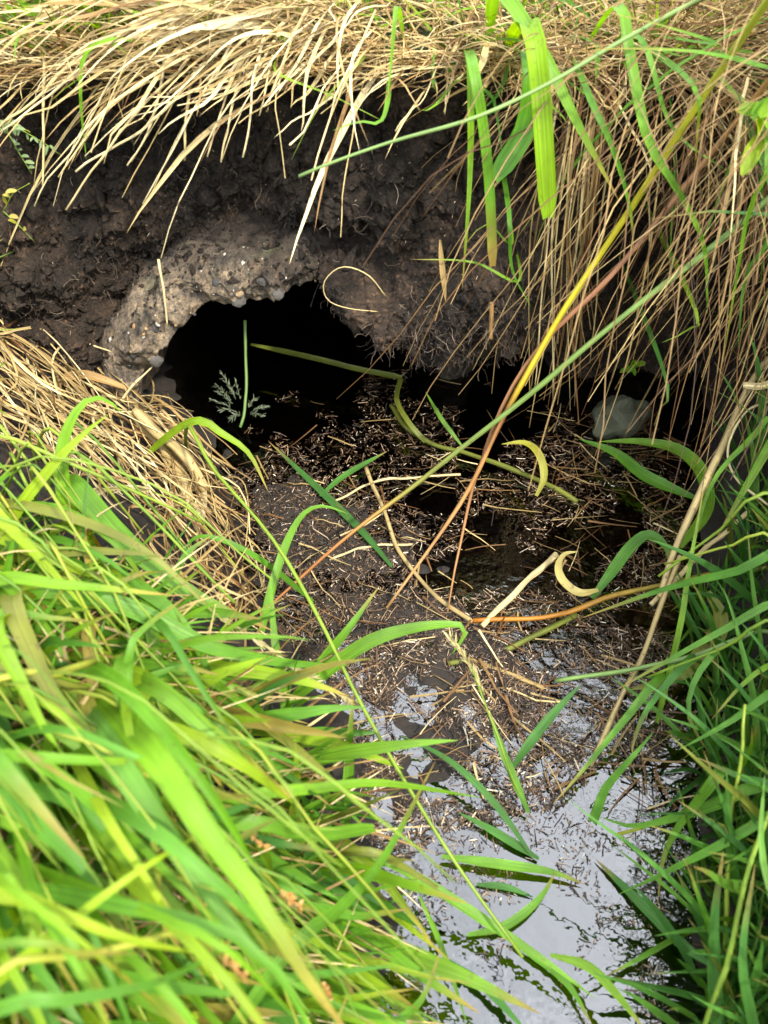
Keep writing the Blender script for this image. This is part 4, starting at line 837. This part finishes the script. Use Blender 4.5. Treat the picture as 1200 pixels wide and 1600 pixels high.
# thin flowering rush stems combed across it
random.seed(51)
groups = [tussock('rush_tuft', 30, 820, 'thin yellow green stems fanning out of the slope below the straw mat'), tussock('rush_tuft', 60, 1250, 'fine wiry flowering stems combed across the broad leaves'), tussock('rush_tuft', 330, 1450, 'slender stems bending from the near bank out over the water')]
regs = [((-60, 120), (640, 860), (180, 420), .30), ((-80, 220), (850, 1250), (250, 520), .36), ((120, 420), (1080, 1420), (200, 480), .33)]
for gi, (T_, (xr_, yr_, lr_, h0)) in enumerate(zip(groups, regs)):
    for k in range(27):
        x, y = random.uniform(*xr_), random.uniform(*yr_); L = random.uniform(*lr_); a = R(random.gauss(52, 11)); dx, dy = L*math.cos(a), L*math.sin(a); h = h0+random.uniform(-.07, .06)
        sag = random.gauss(0, .06)*L
        pts = [(x, y, h), (x+dx*.5+sag*.6, y+dy*.5-abs(sag), h-.03), (x+dx, y+dy, h-.08-random.uniform(0, .05))]
        s = trace(T_, 'stemgreen', random.uniform(4, 8), pts, 'stem', True, True, r=random.random(), n=14)
        if random.random() < .22:
            e = at_h(*pts[-1]); d = nrm(e-at_h(*pts[1])); P = curve([e-d*.004, e+d*.008, e+d*.02], 6); seed_head(s, T_[1], P, 'seedbrown', 14, .006, .0035, 1.0)
# broader leaves filling the tussock, many individuals
random.seed(52)
TL = [tussock('grass_tussock', 40, 1000, 'green grass tussock crowding the slope under the wiry stems'), tussock('grass_tussock', 250, 1150, 'green grass tussock on the near bank where the mud begins'), tussock('grass_tussock', 200, 1480, 'blurred bright grass tussock on the near bank edge'), tussock('grass_tussock', 520, 1350, 'grass tussock drooping from the near bank into the reflected sky')]
polys = [[(-60, 800), (90, 880), (200, 1050), (-60, 1100)], [(120, 960), (330, 1010), (430, 1180), (300, 1250), (120, 1150)], [(-60, 1200), (300, 1250), (400, 1640), (-60, 1640)], [(360, 1180), (470, 1280), (500, 1640), (400, 1640)]]
for T_, pl, cnt in zip(TL, polys, (80, 55, 120, 45)):
    for px, py in sample(pl, cnt):
        b = hit(px, py, False)[0]; d = np.array([random.gauss(.6, .35), random.gauss(-.55, .35), random.uniform(.35, .9)])
        L = random.uniform(.10, .24); P = grown(b, d, L, 14, 1.1, .2, ground_floor)
        if np.min(np.linalg.norm(P-CAM, axis=1)) < .27: P = grown(b, d, L*.55, 14, 1.1, .2, ground_floor)
        blade_obj('leaf', T_[0], T_[1], M[random.choice(['green', 'green', 'lush', 'dark', 'olive'] if random.random() < .6 else ['green', 'lush'])], P, random.uniform(.006, .015), 'leaf', twist=random.uniform(-1, 1))
ms = Mass()
LPOLY = [(-200, 790), (30, 830), (160, 910), (280, 980), (380, 1080), (470, 1200), (530, 1650), (-200, 1650)]
def fill(ms, bases, lean, Lr, wr, droop=1.2):
    for b in bases:
        P = grown(b, (random.gauss(lean[0], .4), random.gauss(lean[1], .4), random.uniform(.5, 1.1)), random.uniform(*Lr), 8, droop, .25, None)
        if np.min(np.linalg.norm(P-CAM, axis=1)) < .28: continue
        V, Q, bl = ribbon(P, wprof(8, 'leaf')*random.uniform(*wr), nrm(np.array([.2, -.5, .8])), .3, random.uniform(-1, 1), random.random()); ms.add(V, Q, bl)
q = sample(LPOLY, 1500); fill(ms, hit(q[:, 0], q[:, 1], False), (.55, -.5), (.06, .16), (.002, .006))
xy = RNG.uniform((-2.2, -2.2), (-.1, .85), (5200, 2)); e = np.interp(xy[:, 1], LE[:, 0], LE[:, 1]); xy = xy[(xy[:, 0] < e-.06) & ((xy[:, 0] < -.62) | (xy[:, 1] < -.02))]
fill(ms, np.c_[xy, ground_h(xy[:, 0], xy[:, 1])], (.3, -.2), (.10, .3), (.003, .008))
xy = RNG.uniform((-1.0, -.4), (-.2, .82), (5200, 2)); xy = xy[xy[:, 0] < -.34-.27*xy[:, 1]]
fill(ms, np.c_[xy, ground_h(xy[:, 0], xy[:, 1])], (.3, -.2), (.08, .20), (.003, .008))
ms.build('grass', M['green'], 'undergrowth of short bright grass covering the near bank', 'grass')
ms = Mass(); q = sample(LPOLY, 900); fill(ms, hit(q[:, 0], q[:, 1], False), (.6, -.3), (.05, .18), (.0012, .003), 1.6)
ms.build('dead_grass', M['straw'], 'dead straw among the roots of the bright grass', 'dry grass')

# ------------------------------------------------------------------ shaded clump on the other bank
RT = tussock('grass_tussock', 1150, 1250, 'shaded dark green grass clump bending over the water reflection')
for m, w, pts, kind, r in (('green', 15, [(1230, 1070, .16), (1140, 1128, .14), (1060, 1172, .11)], 'leaf', .2), ('green', 15, [(932, 1268, .01), (946, 1232, .03), (985, 1186, .06), (1022, 1143, .08)], 'leaf', .3), ('green', 17, [(1190, 1228, .12), (1120, 1256, .09), (1060, 1276, .06), (990, 1291, .03), (936, 1276, .015)], 'leaf', .45),
        ('green', 15, [(1230, 1262, .15), (1130, 1318, .12), (1062, 1352, .09), (1018, 1374, .07), (965, 1398, .05)], 'leaf', .3), ('green', 17, [(1125, 1205, .12), (1092, 1250, .09), (1060, 1292, .06), (1036, 1342, .03), (1028, 1410, .01)], 'leaf', .55), ('dark', 12, [(1118, 1018, .13), (1086, 1062, .12), (1075, 1112, .10), (1092, 1152, .08), (1112, 1182, .06)], 'leaf', .7),
        ('green', 13, [(1035, 1055, .07), (970, 1132, .05), (902, 1214, .03), (864, 1256, .02)], 'leaf', .4), ('dark', 14, [(1080, 1030, .10), (1010, 1110, .07), (985, 1180, .05), (988, 1185, .05)], 'leaf', .5), ('dark', 17, [(1230, 1240, .14), (1160, 1215, .13), (1090, 1184, .12)], 'leaf', .4), ('green', 11, [(1210, 1038, .15), (1160, 1070, .14), (1112, 1124, .12)], 'leaf', .8),
        ('dark', 20, [(1160, 1420, .05), (1140, 1320, .12), (1135, 1200, .17)], 'leaf', .6), ('dark', 22, [(1120, 1600, .05), (1115, 1450, .12), (1130, 1330, .17)], 'leaf', .4), ('dark', 18, [(1180, 1620, .10), (1160, 1500, .16), (1180, 1350, .21)], 'leaf', .5), ('dark', 18, [(1220, 1480, .15), (1190, 1330, .19), (1195, 1210, .21)], 'leaf', .9),
        ('green', 14, [(1230, 860, .20), (1160, 890, .18), (1040, 920, .12), (910, 965, .06)], 'leaf', .1), ('dark', 12, [(1230, 940, .18), (1130, 985, .15), (1030, 1040, .10), (960, 1080, .06)], 'leaf', .8), ('green', 10, [(1230, 660, .24), (1170, 690, .20), (1110, 760, .15), (1080, 870, .08)], 'leaf', .6), ('green', 16, [(1225, 660, .22), (1160, 770, .16), (1120, 840, .12)], 'leaf', .7),
        ('dark', 15, [(1225, 1600, .17), (1210, 1480, .20), (1212, 1380, .22)], 'leaf', .7), ('green', 9, [(1060, 990, .09), (1075, 900, .13), (1100, 760, .18)], 'leaf', .8)):
    trace(RT, m, w, pts, kind, True, False, r=r, twist=random.uniform(-.5, .5), n=20)
for w, pts, r in ((11, [(1105, 1610, .08), (1150, 1420, .15), (1190, 1290, .19), (1230, 1180, .22)], .4), (9, [(1130, 1480, .05), (1150, 1230, .15), (1170, 1100, .2)], .6), (8, [(1215, 770, .22), (1120, 830, .16), (1030, 900, .10)], .5), (7, [(1220, 845, .2), (1140, 855, .17), (1040, 880, .12)], .7), (8, [(1010, 1290, .03), (1085, 1275, .06), (1180, 1318, .08)], .9), (7, [(1220, 970, .2), (1130, 1010, .15), (1010, 1060, .08)], .3)):
    trace(RT, 'stemgreen', w, pts, 'stem', True, True, r=r, n=18)
random.seed(61)
TR = [tussock('grass_tussock', 1180, 900, 'dark grass tussock below the hanging dead stalks'), tussock('grass_tussock', 1170, 1450, 'upright dark green grass tussock at the edge of the black water')]
for T_, pl, cnt in zip(TR, [[(1140, 760), (1270, 740), (1270, 1100), (1150, 1100)], [(1150, 1100), (1290, 1100), (1290, 1640), (1130, 1640)]], (34, 70)):
    for px, py in sample(pl, cnt):
        b = hit(px, py, False)[0]; b = b-np.array([0, 0, .02]); P = grown(b, (random.gauss(-.12, .28), random.gauss(0, .3), random.uniform(.8, 1.2)), random.uniform(.12, .26), 14, .9, .2)
        if np.min(np.linalg.norm(P-CAM, axis=1)) < .30: continue
        blade_obj('leaf', T_[0], T_[1], M[random.choice(['dark', 'dark', 'green', 'olive'])], P, random.uniform(.005, .011), 'leaf', twist=random.uniform(-1, 1))
ms = Mass(); q = sample([(1150, 700), (1300, 660), (1300, 1640), (1140, 1640)], 480); fill(ms, hit(q[:, 0], q[:, 1], False), (-.08, 0), (.06, .16), (.002, .006))
q = sample([(1085, 930), (1160, 900), (1170, 1640), (1090, 1640)], 260); fill(ms, hit(q[:, 0], q[:, 1], False), (-.1, .05), (.06, .15), (.003, .008), .8)
xy = RNG.uniform((.3, -2.2), (2.2, .95), (5200, 2)); e = np.interp(xy[:, 1], RE[:, 0], RE[:, 1]); xy = xy[(xy[:, 0] > e+.12)]
keep = (xy[:, 0] > .62) | (xy[:, 1] > .62) | (xy[:, 1] < -.05); xy = xy[keep]
fill(ms, np.c_[xy, ground_h(xy[:, 0], xy[:, 1])], (-.15, 0), (.22, .45), (.003, .008), .8)
xy = RNG.uniform((.36, -.2), (.72, .72), (1500, 2)); e = np.interp(xy[:, 1], RE[:, 0], RE[:, 1]); xy = xy[xy[:, 0] > e+.06]; fill(ms, np.c_[xy, ground_h(xy[:, 0], xy[:, 1])], (-.05, .1), (.06, .14), (.003, .007), 1.)
ms.build('grass', M['dark'], 'tall dark grass growing along the shaded bank', 'grass')
ms = Mass(); xy = np.c_[RNG.uniform(-3, 3, 9000), 1.15+np.abs(RNG.normal(0, 1.3, 9000))]
for x, y in xy:
    f = 1+.5*(y-1.1); P = grown((x, y, bank_top(x, y)-.01), (random.gauss(0, .4), random.gauss(-.2, .4), 1), random.uniform(.07, .18)*min(f, 1.8), 6, 1., .2)
    V, Q, bl = ribbon(P, wprof(6, 'leaf')*random.uniform(.003, .007)*f, np.array([0, -.8, .6]), .3, 0, random.random()); ms.add(V, Q, bl)
ms.build('grass', M['green'], 'meadow grass growing on the level ground behind the bank', 'grass')
